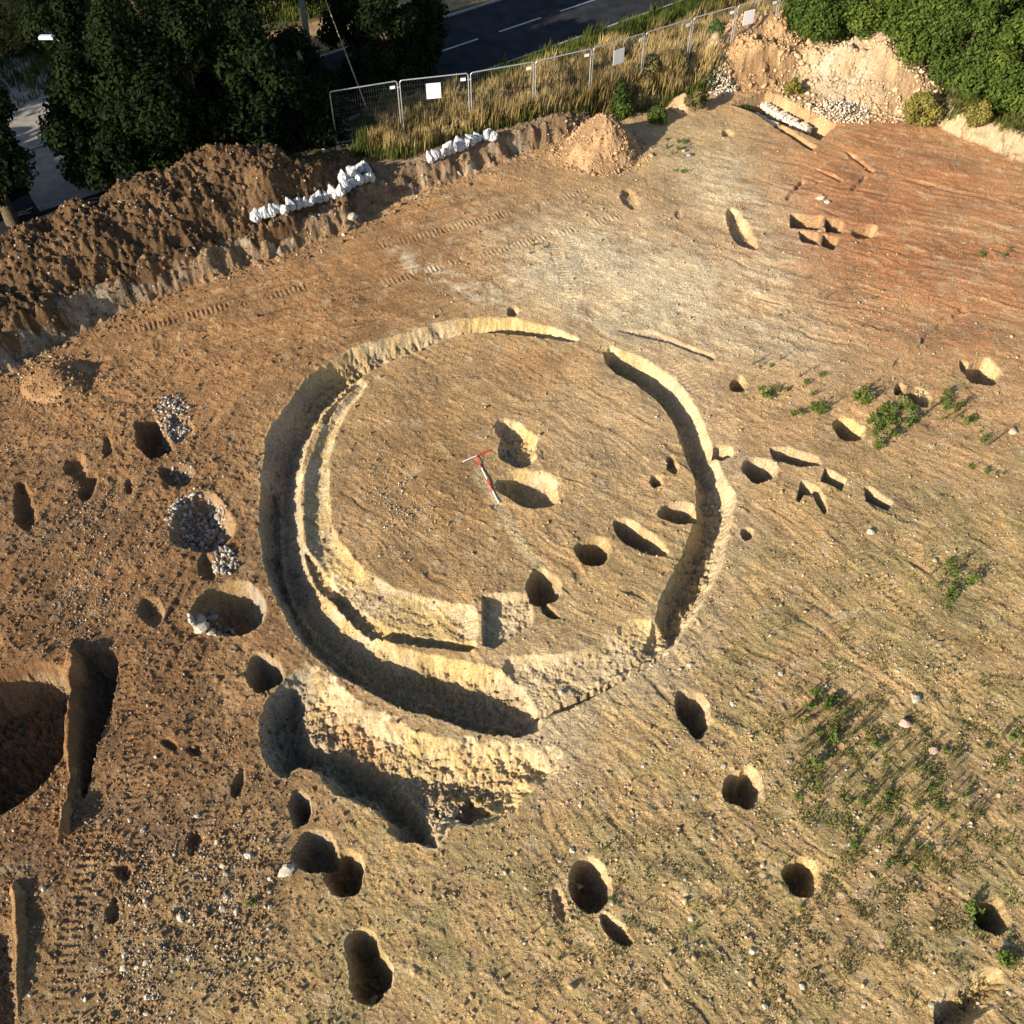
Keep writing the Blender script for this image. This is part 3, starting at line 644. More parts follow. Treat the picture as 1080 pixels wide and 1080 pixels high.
pitfill(190, 494, 13, 6, 60, .05, 0, 'flint rubble at the back of the small crescent pit')
# larger stones and single lumps, each one a thing
def stone_mesh(seed, sub=2):
    import bmesh
    bm = bmesh.new(); bmesh.ops.create_icosphere(bm, subdivisions=sub, radius=1)
    for v_ in bm.verts:
        p = v_.co * 1.3 + Vector((seed * 5.1, 0, 0)); k = 1 + .45 * mnoise.noise(p) + .15 * mnoise.noise(p * 2.7); v_.co *= k
        v_.co.z *= .62; v_.co.x *= 1.2
    me = bpy.data.meshes.new('flint_stone'); bm.to_mesh(me); bm.free(); return me
FL = simple('flint', (.42, .37, .30), .7, .3, 3, bump=.5); PK = simple('pinkish_stone', (.48, .33, .26), .8, .2, 3, bump=.4); GY = simple('grey_flint', (.22, .24, .28), .5, .3, 3, bump=.5)
SM = [stone_mesh(i) for i in range(5)]
def stone(px, py, r, label, mat=FL, group=None, zoff=0):
    x, y = G(px, py); z = drop(x, y) if py < 420 else hgt(x, y)
    me = random.choice(SM).copy(); me.materials.append(mat)
    for p in me.polygons: p.use_smooth = False
    o = bpy.data.objects.new('stone', me); link(o); o.location = (x, y, z + r * .25 + zoff); o.scale = (r, r, r); o.rotation_euler = (random.uniform(-.3, .3), random.uniform(-.3, .3), random.uniform(0, 6.28))
    return tag(o, label, 'stone', group)
stone(302, 919, .17, 'pale round stone at the left rim of the double pit', FL)
stone(206, 650, .24, 'pinkish slab of stone on the left lip of the big dark pit', PK)
stone(213, 663, .18, 'white stone below the pinkish slab beside the big dark pit', FL)
stone(219, 660, .13, 'small cream stone under the pinkish slab beside the big dark pit', FL)
stone(249, 652, .16, 'blue grey flint lying inside the big dark pit', GY)
stone(263, 903, .10, 'small pale stone on bare soil left of the double pit', FL)
stone(388, 1042, .11, 'white stone on the floor of the lower left pit', FL)
stone(966, 738, .13, 'pale stone on open ground above the weed patch', FL)
stone(954, 764, .14, 'pinkish lump at the top of the weed patch', PK)
stone(983, 792, .12, 'pale stone in the upper right of the weed patch', PK)
stone(918, 562, .12, 'white stone on sunlit ground right of the slots', FL)
stone(1068, 455, .14, 'pinkish stone near the right edge of the site', PK)
stone(372, 238, .22, 'cream boulder at the foot of the bank below the bags', FL)
stone(865, 210, .16, 'white stone above the quartered pit', FL)
stone(872, 214, .12, 'small white stone above the quartered pit', FL)
stone(727, 165, .14, 'grey stone on the pale ground below the small heap', GY)
stone(721, 160, .10, 'white stone on the pale ground below the small heap', FL)
stone(612, 922, .09, 'upper pale stone inside the pit with a tail', FL)
stone(614, 950, .10, 'lower pale stone inside the pit with a tail', FL)
stone(784, 834, .06, 'small pale stone inside the lone oval pit', FL)
stone(838, 929, .07, 'pale stone inside the pit beside the weed patch', FL)
stone(1046, 404, .15, 'pale stone at the lip of the pit with the blue grey sheet', FL)
for i in range(46):
    while True:
        a, b = random.uniform(560, 1070), random.uniform(560, 1070)
        if polydist(np.array([G(a, b)[0]]), np.array([G(a, b)[1]]), GA(D3))[0] < -.3: break
    stone(a, b, random.uniform(.04, .075), 'small pale flint lying on the straw coloured ground', FL, 'small flints on the open ground')
for i in range(26):
    stone(random.uniform(130, 290), random.uniform(860, 1075), random.uniform(.04, .08), 'small pale flint on the rough brown ground at lower left', FL, 'small flints on the rough brown ground')

# sheet in the pit at the right
mb = MB(); c = G(1036, 396); zb = hgt(*c) + .05
import bmesh
bm = bmesh.new(); bmesh.ops.create_grid(bm, x_segments=14, y_segments=8, size=.5)
for v_ in bm.verts:
    v_.co.x *= .55; v_.co.y *= .28; v_.co.z = .07 * mnoise.noise(v_.co * 9) + .05
me = bpy.data.meshes.new('plastic_sheet'); bm.to_mesh(me); bm.free(); me.materials.append(M['tarp'])
o = bpy.data.objects.new('plastic_sheet', me); link(o); o.location = (c[0], c[1], zb + .12); o.rotation_euler = (.1, 0, -.4)
sm_ = o.modifiers.new('thick', 'SOLIDIFY'); sm_.thickness = .01
tag(o, 'crumpled blue grey plastic sheet inside the pit at the right', 'plastic sheet')

# wall footings in the trench at top right
def footing(a, b, wd, label):
    A = Vector((*G(*a), 0)); B = Vector((*G(*b), 0)); L = (B - A).length; n_ = max(4, int(L / .22)); d = (B - A).normalized(); p = Vector((-d.y, d.x, 0))
    root = MB()
    for i in range(n_):
        for j in range(max(1, int(wd / .22))):
            for k in range(2):
                c_ = A + d * (L * (i + .5) / n_) + p * (j * .22 - wd / 2 + .11); zz_ = -.55 + k * .19 + random.uniform(-.02, .02)
                Mx = Matrix.Translation((c_.x, c_.y, zz_)) @ Matrix.Rotation(math.atan2(d.y, d.x) + random.uniform(-.25, .25), 4, 'Z')
                if random.random() < .86: root.box((0, 0, 0), (.1 + random.uniform(-.02, .015), .1 + random.uniform(-.025, .01), .095 + random.uniform(-.02, .02)), 0, Mx)
    o = root.build('wall_footing', simple('chalk_block', (.62, .55, .44), .9, .3, 5, bump=.6)); tag(o, label, 'wall footing'); return o
footing((792, 113), (826, 131), .66, 'broad white chalk wall footing in the trench at top right')
footing((806, 103), (856, 130), .44, 'long narrow chalk wall footing along the far side of the trench')
A = Vector((*G(869, 243), 0)); sbm = simple('soil_block', (.36, .22, .11), .9, .3, 5)
for i, t in enumerate(['left', 'middle', 'right']):
    me = random.choice(SM).copy(); me.materials.append(sbm); o = bpy.data.objects.new('soil_block', me); link(o)
    o.location = (A.x - .2 + .2 * i, A.y + .1 * (i - 1), hgt(A.x - .2 + .2 * i, A.y + .1 * (i - 1)) + .04); o.scale = (.11, .09, .08); o.rotation_euler = (0, 0, i * 1.3)
    tag(o, t + ' loose lump of soil on the cross baulk of the quartered pit', 'soil block', 'lumps on the cross baulk')

# ------------------------------------------------------------------ ranging poles
def pole(a, b, n, label):
    za = hgt(*G(*a)) + .05; zb_ = hgt(*G(*b)) + .05; A = Vector((*G(*a), za)); B = Vector((*G(*b), zb_)); mb = MB()
    for i in range(n):
        mb.tube([A.lerp(B, i / n), A.lerp(B, (i + 1) / n)], .019, 10, i % 2)
    o = mb.build('ranging_pole', [M['red'], M['white']]); return tag(o, label, 'scale pole')
pole((502, 482), (526, 531), 4, 'long red and white scale pole with four bands lying in the ring')
pole((517, 475), (488, 488), 2, 'short scale pole half red half white at the head of the long one')

# ------------------------------------------------------------------ bags
def bag_mesh(seed):
    bm = bmesh.new(); bmesh.ops.create_icosphere(bm, subdivisions=3, radius=1)
    for v_ in bm.verts:
        p = v_.co.copy(); z = p.z
        squeeze = 1 if z < .35 else max(.30, 1 - 1.25 * (z - .35))
        k = 1 + .30 * mnoise.noise(p * 1.6 + Vector((seed * 3, 0, 0)))
        ang = math.atan2(p.y, p.x); pleat = 1 + .06 * math.sin(ang * 9 + seed + z * 3) * (.4 + .6 * max(z, 0)) + .28 * mnoise.noise(p * 3.6 + Vector((seed, 3, 1)))
        v_.co.x = p.x * squeeze * k * pleat; v_.co.y = p.y * .8 * squeeze * k * pleat; v_.co.z = (z if z < .35 else .35 + (z - .35) * 1.0) * (1 if z > 0 else .55)
        if z > .75: v_.co.x *= 1 + 3.5 * (z - .75); v_.co.y *= 1 + 3.5 * (z - .75)
    me = bpy.data.meshes.new('sandbag'); bm.to_mesh(me); bm.free(); me.materials.append(M['bag'])
    return me
BG = [bag_mesh(i) for i in range(5)]
ORD = ['first', 'second', 'third', 'fourth', 'fifth', 'sixth', 'seventh', 'eighth', 'ninth', 'tenth', 'eleventh', 'twelfth', 'thirteenth', 'fourteenth', 'fifteenth']
def bag(px, py, zg, s, label, group, lift=0):
    z = 3.6
    while z > 0:                                   # find the surface at the surveyed spot
        x, y = G(px, py, z)
        if drop(x, y) >= z: break
        z -= .04
    z += lift
    o = bpy.data.objects.new('sandbag', random.choice(BG)); link(o); o.location = (x, y, z + .26 * s)
    o.scale = (.24 * s * random.uniform(.8, 1.15), .34 * s * random.uniform(.8, 1.2), .52 * s * random.uniform(.7, 1.1)); o.rotation_euler = (random.uniform(-.7, .7), random.uniform(-.7, .7), random.uniform(0, 6.28))
    return tag(o, label, 'sandbag', group)
row = [(271,234),(279,230),(287,229),(294,225),(301,226),(308,222),(315,220),(322,218),(329,217),(336,214),(344,213),(352,209)]
for i, (a, b) in enumerate(row): bag(a, b, 1.4, random.uniform(.72, .88), 'white sandbag, %s from the left end of the long row on the dark bank' % ORD[i], 'sandbags in the long row on the bank')
pile = [(360,207,0),(366,202,0),(372,198,0),(379,195,0),(386,193,0),(363,196,.1),(371,190,.15),(379,187,.15),(387,186,.1),(392,191,0)]
pl_ = ['large white sandbag where the long row meets the heap of bags', 'white sandbag at the lower left of the heap of bags', 'white sandbag at the lower middle of the heap of bags', 'sandbag at the lower right of the heap of bags', 'last low sandbag but one at the right of the heap', 'tall white sandbag on the left shoulder of the heap of bags', 'sandbag on top of the left half of the heap', 'sandbag on top of the right half of the heap', 'sandbag at the upper right corner of the heap of bags', 'rightmost sandbag of the heap of bags by the bank']
for (a, b, l), t in zip(pile, pl_): bag(a, b, 1.3, random.uniform(.75, 1.0), t, 'sandbags in the heap on the bank', l)
row2 = [(454,172),(460,168),(466,167),(472,163),(478,161),(485,159),(491,156),(498,153),(504,151)]
for i, (a, b) in enumerate(row2): bag(a, b, .9, random.uniform(.75, .95), 'white sandbag, %s from the left end of the short row below the fence' % ORD[i], 'sandbags in the short row below the fence')
bag(513, 148, .9, .9, 'bright white sandbag standing at the right end of the short row', 'sandbags in the short row below the fence'); bag(519, 149, .9, .8, 'white sandbag slumped at the very right end of the short row', 'sandbags in the short row below the fence')

# ------------------------------------------------------------------ fence panels
FT = [(346,97),(420,85),(495,77),(564,65),(625,51),(681,35),(731,19),(778,6),(823,-4),(868,-14)]
FH = 2.6; fz = .9
def tpos(p):
    z = fz
    for _ in range(4):
        x, y = G(*p, z + FH); z = .5 * z + .5 * hgt(x, y)
    return Vector((x, y, z))
TP = [tpos(p) for p in FT]
flab = ['leftmost mesh fence panel with its bottom rail showing, beside the dark trees', 'mesh fence panel with a white sign, second from the left', 'mesh fence panel above the short row of bags, third from the left', 'mesh fence panel in tall dry grass, fourth from the left', 'mesh fence panel with a white sign above the green bush', 'mesh fence panel in brown grass, sixth from the left', 'mesh fence panel above the small pale soil heap', 'mesh fence panel with a white sign near the orange heap', 'last mesh fence panel running into the bright green trees']
signs = {1: (.48, -.27), 4: (.5, -.40), 7: (.3, -.35)}
for i in range(len(TP) - 1):
    A, B = TP[i], TP[i + 1]; dv = (B - A); L = math.hypot(dv.x, dv.y); ang = math.atan2(dv.y, dv.x); slope = dv.z / L
    root = empty('fence_panel', A, ang); tag(root, flab[i], 'fence panel', 'mesh fence panels along the verge')
    def P(x, z): return (x, 0, z + slope * x)
    g = .06; mb = MB(); e = L - g
    r = .028
    arc = lambda cx, cz, a0, a1: [P(cx + .12 * math.cos(t), cz + .12 * math.sin(t)) for t in np.linspace(R(a0), R(a1), 5)]
    pts = [P(g, 0)] + [P(g, .5), P(g, FH - .14)] + arc(g + .12, FH - .12, 180, 90) + arc(e - .12, FH - .12, 90, 0) + [P(e, .5), P(e, 0)]
    mb.tube(pts, r, 7); mb.tube([P(g, .15), P(e, .15)], r * .8, 7)
    mb.build('frame', M['galv'], root, True)
    wm = MB(); nx = int((e - g) / .11)
    for k in range(1, nx): x = g + (e - g) * k / nx; wm.tube([P(x, .15), P(x, FH)], .0018, 3, cap=False)
    for k in range(1, 9): z = .15 + (FH - .15) * k / 9; wm.tube([P(g, z), P(e, z)], .002, 3, cap=False)
    wm.build('wire_mesh', M['wire'], root)
    mb = MB(); x = e - .25; mb.box((x, -.035, FH - .25 + slope * x), (.12, .006, .07)); mb.build('tag_plate', M['board'], root)
    mb = MB(); mb.box((g, 0, .04), (.12, .33, .07)); o = mb.build('foot_block', M['rubber'], root)
    if i in signs:
        q, dz = signs[i]; x = g + (e - g) * q; mb = MB(); mb.box((x, -.04, FH + dz - .36 + slope * x), (.34, .008, .36)); mb.build('sign_board', M['board'], root)
    mb = MB(); mb.box((e + .05, 0, FH - .3 + slope * e), (.09, .035, .03)); mb.build('clamp', M['galv'], root)

# ------------------------------------------------------------------ poles
bx_, by_ = G(330, 76, .5); root = empty('utility_pole', (bx_, by_, .4)); tag(root, 'weathered grey wooden utility pole behind the dark trees', 'utility pole')
PT = 9.5; mb = MB(); mb.tube([(0, 0, 0), (0, 0, PT)], [.17, .12], 12); mb.build('shaft', M['wood'], root, True)
mb = MB(); mb.box((0, -.16, PT - .4), (.9, .05, .06)); mb.build('crossarm', M['wood'], root)
mb = MB()
for x in (-.8, -.3, .3, .8): mb.tube([(x, -.16, PT - .34), (x, -.16, PT - .2)], .04, 8)
mb.build('insulator', M['board'], root)
ax, ay = G(387, 112, 1.0); mb = MB(); mb.tube([(ax, ay, .8), (bx_, by_, PT - .6)], .02, 6); mb.tube([(ax, ay, .8), tuple(Vector((ax, ay, .8)).lerp(Vector((bx_, by_, PT - .6)), .27))], .035, 6)
tag(mb.build('stay_wire', simple('stay_wire_cover', (.45, .40, .25), .7, .1, 5)), 'pale stay wire slanting from the ground up to the wooden pole', 'stay wire')
lx, ly = G(108, 170, .5); root = empty('street_lamp', (lx, ly, .4)); tag(root, 'slim dark green street lamp with pale blue head beside the lane', 'street lamp')
# height so that the head stands where the lane bends
LH = 5.5
for h_ in np.arange(2, 9, .05):
    q = 540 + 1000 * ((CAMH - h_) * CP - ly * SP) / (ly * CP + (CAMH - h_) * SP)
    if q < 44: LH = h_ - .4; break
mb = MB(); mb.tube([(0, 0, 0), (0, 0, 1)], .075, 10); mb.tube([(0, 0, 1), (0, 0, LH)], [.05, .035], 10); mb.build('post', M['greenpost'], root, True)
mb = MB(); mb.tube([(0, 0, LH), (-.1, 0, LH + .1), (-.3, 0, LH + .14)], .03, 8); mb.build('bracket', M['greenpost'], root, True)
mb = MB(); mb.box((-.5, 0, LH + .16), (.3, .12, .05)); mb.box((-.5, 0, LH + .22), (.24, .09, .02)); mb.build('lamp_head', M['lamphead'], root)

# ------------------------------------------------------------------ vegetation
def leaves(P, Nn, size, aspect=1.7):
    """P positions, Nn facing; returns verts, faces (folded diamond leaves)"""
    n = len(P); Nn = Nn / (np.linalg.norm(Nn, axis=1, keepdims=True) + 1e-9)
    t = rng.normal(size=(n, 3)); a = np.cross(Nn, t); a /= np.linalg.norm(a, axis=1, keepdims=True) + 1e-9; b = np.cross(Nn, a)
    s = size[:, None]
    V = np.stack([P - a * s * aspect / 2, P + b * s / 2 + Nn * s * .12, P + a * s * aspect / 2, P - b * s / 2 + Nn * s * .12], 1)
    return V.reshape(-1, 3), np.arange(n * 4).reshape(n, 4)
def crown_cloud(cx, cy, z0, z1, rad, nl, nleaf, lobe=.40, squash=1.0):
    """leaf positions on many lobes gathered in an uneven crown"""
    lobes = []
    for i in range(nl):
        h = (i + .5) / nl; zc = z0 + (z1 - z0) * (.08 + .86 * h)
        prof = math.sin(math.pi * min(1, (h * .82 + .22))) ** .7
        a = rng.random() * 6.283; q = rad * prof * rng.uniform(.35, .85)
        lobes.append((cx + math.cos(a) * q, cy + math.sin(a) * q, zc, rad * lobe * rng.uniform(.6, 1.25) * (.6 + .4 * prof)))
    Ps = []; Ns = []; Cs = []
    tot = sum(l[3] ** 2 for l in lobes)
    for lx_, ly_, lz, lr in lobes:
        k = int(nleaf * lr * lr / tot); d = rng.normal(size=(k, 3)); d /= np.linalg.norm(d, axis=1, keepdims=True)
        nz = perlin(d[:, 0] * 2.3 + lx_, d[:, 1] * 2.3 + d[:, 2] * 1.7 + lz, 5)
        rr = lr * (1 + .35 * nz) * (1 - .5 * rng.random(k) ** 1.8)
        # holes in the leaf shell
        ok = perlin(d[:, 0] * 3.5 + lz, d[:, 1] * 3.5 - d[:, 2] * 3, 9) > -.20
        P = np.array([lx_, ly_, lz]) + d * rr[:, None] * np.array([1, 1, .85 * squash]); P = P[ok]; d = d[ok]
        Ps.append(P); Ns.append(d + rng.normal(scale=.55, size=d.shape) + np.array([0, 0, .35])); base = rng.uniform(.2, .8); Cs.append(np.clip(base + rng.normal(scale=.22, size=len(P)), 0, 1))
    return np.concatenate(Ps), np.concatenate(Ns), np.concatenate(Cs), lobes
def tree(px, py, H, rad, mat, label, group=None, name='tree', nleaf=16000, leaf=.15, z0f=.12, pos=None, nl=26, zb=None, cat='tree'):
    x, y = pos if pos else G(px, py, .8)
    z = drop(x, y) if pos is None else .6
    root = empty(name, (x, y, z)); tag(root, label, cat, group)
    P, Nn, C, lobes = crown_cloud(0, 0, H * z0f, H * .93, rad, nl, nleaf)
    ok = P[:, 2] > .02; P, Nn, C = P[ok], Nn[ok], C[ok]
    V, Fc = leaves(P, Nn, rng.uniform(.7, 1.3, len(P)) * leaf)
    npmesh('crown', V, Fc, mat, np.repeat(C, 4)[:, None] * np.ones((1, 3)), parent=root)
    mb = MB(); th = H * .75; r0 = .035 * H + .03
    mb.tube([(0, 0, -.3), (.05, .03, th * .4), (0, .08, th)], [r0, r0 * .7, r0 * .25], 9)
    for i, l in enumerate(lobes):
        if i % 2 == 0:
            z_ = min(th * .95, max(.1 * H, l[2] - .3 * H)); mb.tube([(0, 0, z_), (l[0] * .5, l[1] * .5, (z_ + l[2]) / 2 + .1), (l[0], l[1], l[2])], [r0 * .35, r0 * .22, r0 * .08], 6)
    mb.build('trunk', M['bark'], root, True); return root
gl = 'dark trees behind the earth bank'
dark = [
 (118,196,6.8,2.1,'narrow dark tree at the left edge of the dark tree mass beside the lane'),
 (165,184,8.5,2.5,'tall dark leafy tree above the left shoulder of the bank'),
 (222,172,7.8,2.6,'tall dark tree directly above the highest part of the bank'),
 (278,158,7.0,2.5,'dark tree behind the bank crest left of the wooden pole'),
 (318,152,4.6,1.9,'low dark bushy tree filling the gap below the wooden pole'),
 (185,128,12.5,3.3,'dark tree in the second row behind the bank, on its left'),
 (255,118,12.5,3.4,'dark tree in the second row behind the bank, on its right'),
 (130,130,10.5,2.3,'dark tree in the second row next to the lamp'),]
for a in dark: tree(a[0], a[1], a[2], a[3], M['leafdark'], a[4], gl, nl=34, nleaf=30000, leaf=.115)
tree(345, 148, 2.6, 1.3, M['leafdark'], 'dark shrub at the left end of the mesh fence', name='shrub', nleaf=5000, leaf=.12, cat='shrub')
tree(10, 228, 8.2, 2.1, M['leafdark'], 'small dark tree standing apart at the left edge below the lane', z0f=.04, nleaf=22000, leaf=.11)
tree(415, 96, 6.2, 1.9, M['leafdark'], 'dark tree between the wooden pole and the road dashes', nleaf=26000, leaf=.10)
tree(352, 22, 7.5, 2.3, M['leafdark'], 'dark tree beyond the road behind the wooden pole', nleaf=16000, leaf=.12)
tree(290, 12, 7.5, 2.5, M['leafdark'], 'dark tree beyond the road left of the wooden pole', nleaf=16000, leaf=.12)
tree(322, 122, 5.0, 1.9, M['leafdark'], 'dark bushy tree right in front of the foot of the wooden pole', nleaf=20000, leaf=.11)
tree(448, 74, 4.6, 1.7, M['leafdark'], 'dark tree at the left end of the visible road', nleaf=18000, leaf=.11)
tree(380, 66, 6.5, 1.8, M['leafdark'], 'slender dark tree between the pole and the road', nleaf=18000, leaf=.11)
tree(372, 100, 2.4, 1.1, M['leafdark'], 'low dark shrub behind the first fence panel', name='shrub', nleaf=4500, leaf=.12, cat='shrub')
tree(5, 48, 2.6, 1.8, M['leafyellow'], 'yellowish sunlit bush in the top left corner beyond the lane', name='bush', nleaf=9000, leaf=.12, cat='bush')
tree(60, 40, 2.5, 1.3, M['leafdark'], 'dark green bush at the far side of the lane', name='bush', nleaf=6000, leaf=.12, cat='bush')
gr_ = 'bright green trees at the top right'
bright = [
 (858,52,4.4,2.0,'bright green tree where the fence ends above the orange heap'),
 (905,56,4.9,2.1,'bright green tree behind the large pale orange heap'),
 (955,78,5.2,2.2,'bright green tree at the right end of the large heap'),
 (1005,98,5.0,2.2,'bright green tree over the pale cut edge, second from the right edge'),
 (1058,116,5.2,2.3,'bright green tree at the right edge above the pale cut'),
 (1112,128,5.4,2.3,'bright green tree cut off by the right edge of the view'),
 (880,12,6.0,2.5,'green tree in the back row behind the end of the fence'),
 (940,20,6.4,2.6,'green tree in the back row behind the large heap'),
 (1010,40,6.6,2.8,'green tree in the back row toward the right'),
 (1080,58,6.6,2.8,'green tree in the back row in the top right corner'),]
for i, a in enumerate(bright): tree(a[0], a[1], a[2], a[3], M['leafbright'] if i % 3 else M['leafgreen'], a[4], gr_, nl=36, nleaf=30000, leaf=.105)
# belt of tall trees just outside the left of the view: they shade the bank and the lane
for i, (x, y, H, r_) in enumerate([(-41, 38, 15, 4.6), (-35, 33, 13, 3.8), (-46, 47, 17, 5), (-39, 52, 16, 4.6), (-52, 40, 14, 4.5), (-38,26, 11, 3.4), (-32,22, 8.6, 2.8)]):
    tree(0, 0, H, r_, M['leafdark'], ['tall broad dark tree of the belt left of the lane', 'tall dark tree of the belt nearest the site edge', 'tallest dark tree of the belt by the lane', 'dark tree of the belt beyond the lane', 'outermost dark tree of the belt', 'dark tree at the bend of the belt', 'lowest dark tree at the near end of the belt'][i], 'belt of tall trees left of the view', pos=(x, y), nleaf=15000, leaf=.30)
# shrubs along the fence
for a in [(655,104,1.3,.95,'leafgreen','round green bush at the foot of the fence left of the pointed heap'),(684,84,1.3,.8,'dryweed','brown seeding shrub between the green bush and the pale heap'),(712,76,1.2,.7,'dryweed','brown weedy shrub right of the sixth fence panel'),
          (752,48,1.0,.5,'leafbright','small bright green shrub behind the fence by the pale heap'),(792,92,1.1,.8,'leafgreen','olive shrub on the near slope of the orange heap'),(735,100,.9,.6,'dryweed','small brown shrub just above the white rubble pile'),
          (838,84,.9,.5,'leafyellow','pale green shrub at the cut between the two big heaps'),(695,112,.8,.6,'leafgreen','low green shrub in the shade of the pointed heap'),(975,112,1.4,1.,'leafyellow','yellowing shrub under the trees at the end of the large heap'),
          (407,108,1.2,.6,'leafbright','bright green shrub seen through the first fence panel'),(1030,128,1.2,.9,'leafyellow','yellow green shrub above the pale cut edge')]:
    tree(a[0], a[1], a[2], a[3], M[a[4]], a[5], 'shrubs around the fence and heaps', name='shrub', nleaf=3500, leaf=.085, nl=12, cat='shrub')

# long grass on the verge
def grass(name, poly, n, h0, h1, mat, label, z=.9, wdt=.018, clump=.7, lean=.25):
    P = GA(poly, z); lo = P.min(0); hi = P.max(0); X = rng.uniform(lo[0], hi[0], n * 4); Y = rng.uniform(lo[1], hi[1], n * 4)
    s, t = road_st(X, Y)
    ok = (polydist(X, Y, P) > rng.random(len(X)) * .4) & (t < -3.6) | ((polydist(X, Y, P) > 0) & (t > 6.8))
    ok &= fbm(X, Y, .8, 2, 12) > rng.uniform(-clump, .2, len(X)) - .1
    X, Y = X[ok][:n], Y[ok][:n]; n = len(X); Z = terrain(X, Y)
    hh = rng.uniform(h0, h1, n) * (.65 + .7 * sstep(-.4, .6, fbm(X, Y, .6, 2, 18) + .5 * fbm(X, Y, 2.2, 1, 19)))
    a = rng.random(n) * 6.283; dx = np.cos(a) * wdt; dy = np.sin(a) * wdt
    la = rng.random(n) * 6.283; lx_ = np.cos(la) * hh * lean * rng.random(n) + .08 * hh; ly_ = np.sin(la) * hh * lean * rng.random(n)
    V = np.stack([np.stack([X - dx, Y - dy, Z - .03], -1), np.stack([X + dx, Y + dy, Z - .03], -1), np.stack([X + lx_ * .4 + dx * .9, Y + ly_ * .4 + dy * .9, Z + hh * .6], -1), np.stack([X + lx_ * .4 - dx * .9, Y + ly_ * .4 - dy * .9, Z + hh * .6], -1), np.stack([X + lx_ + dx * .1, Y + ly_, Z + hh], -1)], 1)
    i5 = np.arange(n)[:, None] * 5
    Fq = np.concatenate([i5 + [0, 1, 2, 3], i5 + [3, 2, 4, 4]])
    me_f = np.concatenate([i5 + [0, 1, 2], i5 + [0, 2, 3], i5 + [3, 2, 4]])
    c = np.clip(.5 + .45 * fbm(X, Y, 1.4, 2, 20) + .6 * fbm(X, Y, .35, 2, 23) + rng.normal(scale=.2, size=n), 0, 1)
    o = npmesh(name, V.reshape(-1, 3), me_f, mat, np.repeat(c, 5)[:, None] * np.ones((1, 3))); return tag(o, label, 'grass', kind='stuff')
vp = [(372,172),(430,168),(480,150),(530,136),(600,120),(640,116),(700,98),(760,78),(800,56),(838,40),(850,-30),(700,-60),(560,10),(480,62),(372,112)]
grass('long_dry_grass', [(385,165),(430,166),(480,148),(530,134),(600,118),(660,108),(720,86),(775,66),(838,36),(838,6),(760,10),(680,40),(600,64),(540,84),(470,96),(400,118)], 56000, .35, .95, M['drygrass'], 'tall tan dry grass along the mesh fence')
grass('verge_grass', vp, 60000, .25, .7, M['greengrass'], 'green grass on the verge between fence and road')
grass('far_verge_grass', [(-60,140),(110,60),(330,20),(560,-40),(900,-140),(300,-120),(-100,-60)], 50000, .25, .6, M['greengrass'], 'grass on the far side of the road', wdt=.03)
grass('hedge_bottom_grass', [(985,112),(1100,150),(1140,120),(1000,60),(900,40),(840,50),(850,64),(930,84)], 10000, .15, .45, M['greengrass'], 'short grass under the bright green trees')

# weeds on the site: each a thing
def weed_mesh(seed, H, spread, n, size, up=.5):
    r2 = np.random.default_rng(seed); P = []; Nn = []; mb = MB()
    for s in range(5 + seed % 3):
        a = r2.random() * 6.283; top = np.array([math.cos(a) * spread * r2.uniform(.2, 1), math.sin(a) * spread * r2.uniform(.2, 1), H * r2.uniform(.5, 1)])
        k = n // 6; t = r2.random(k)[:, None] ** .7; q = top * t + r2.normal(scale=size * .7, size=(k, 3)); P.append(q); Nn.append(r2.normal(scale=.5, size=(k, 3)) + [0, 0, .9])
        mb.tube([(0, 0, 0), tuple(top * .5 + np.array([0, 0, .02])), tuple(top)], [.011, .009, .006], 4)
    P = np.concatenate(P); P[:, 2] = np.maximum(P[:, 2], .01); V, Fc = leaves(P, np.concatenate(Nn), r2.uniform(.6, 1.3, len(P)) * size)
    b0 = len(V); V = np.concatenate([V, np.array(mb.v)]); Fs = [tuple(f) for f in Fc] + [tuple(i + b0 for i in f) for f in mb.f if len(f) == 4]
    me = bpy.data.meshes.new('weed'); me.from_pydata([tuple(v_) for v_ in V], [], Fs)
    at = me.color_attributes.new('soil', 'FLOAT_COLOR', 'POINT'); c = np.ones((len(V), 4), np.float32); c[:, :3] = r2.random(len(V) // 1)[:, None]; at.data.foreach_set('color', c.ravel())
    return me
WM = [weed_mesh(i, .38, .22, 150, .05) for i in range(4)] + [weed_mesh(10 + i, .2, .16, 90, .045) for i in range(3)]
WD = [weed_mesh(20 + i, .62, .16, 80, .028) for i in range(3)]
for m_ in WM: m_.materials.append(M['weed'])
for m_ in WD: m_.materials.append(M['dryweed'])
def weed(px, py, s, label, group, dry=False):
    x, y = G(px, py); o = bpy.data.objects.new('weed', random.choice(WD if dry else WM)); link(o)
    o.location = (x, y, hgt(x, y) - .01); o.rotation_euler = (0, 0, random.uniform(0, 6.28)); o.scale = (s, s, s * random.uniform(.8, 1.2)); return tag(o, label, 'weed', group)
def weeds(cx, cy, rx, ry, n, s0, s1, label, group, dry=.25, rt=0):
    for i in range(n):
        a = random.random() * 6.283; q = random.random() ** .6; x = math.cos(a) * q * rx; y = math.sin(a) * q * ry; c, s = math.cos(R(rt)), math.sin(R(rt))
        d = random.random() < dry
        weed(cx + x * c - y * s, cy + x * s + y * c, random.uniform(s0, s1), ('dry ' if d else 'green ') + label, ('dry ' if d else 'green ') + group, d)
weeds(930, 452, 17, 26, 20, .6, 1.35, 'weed in the dense clump between the pits at right', 'weeds of the dense clump', .05, 30)
weeds(950, 440, 16, 12, 10, .7, 1.3, 'weed at the right flank of the dense clump', 'weeds beside the dense clump', .1)
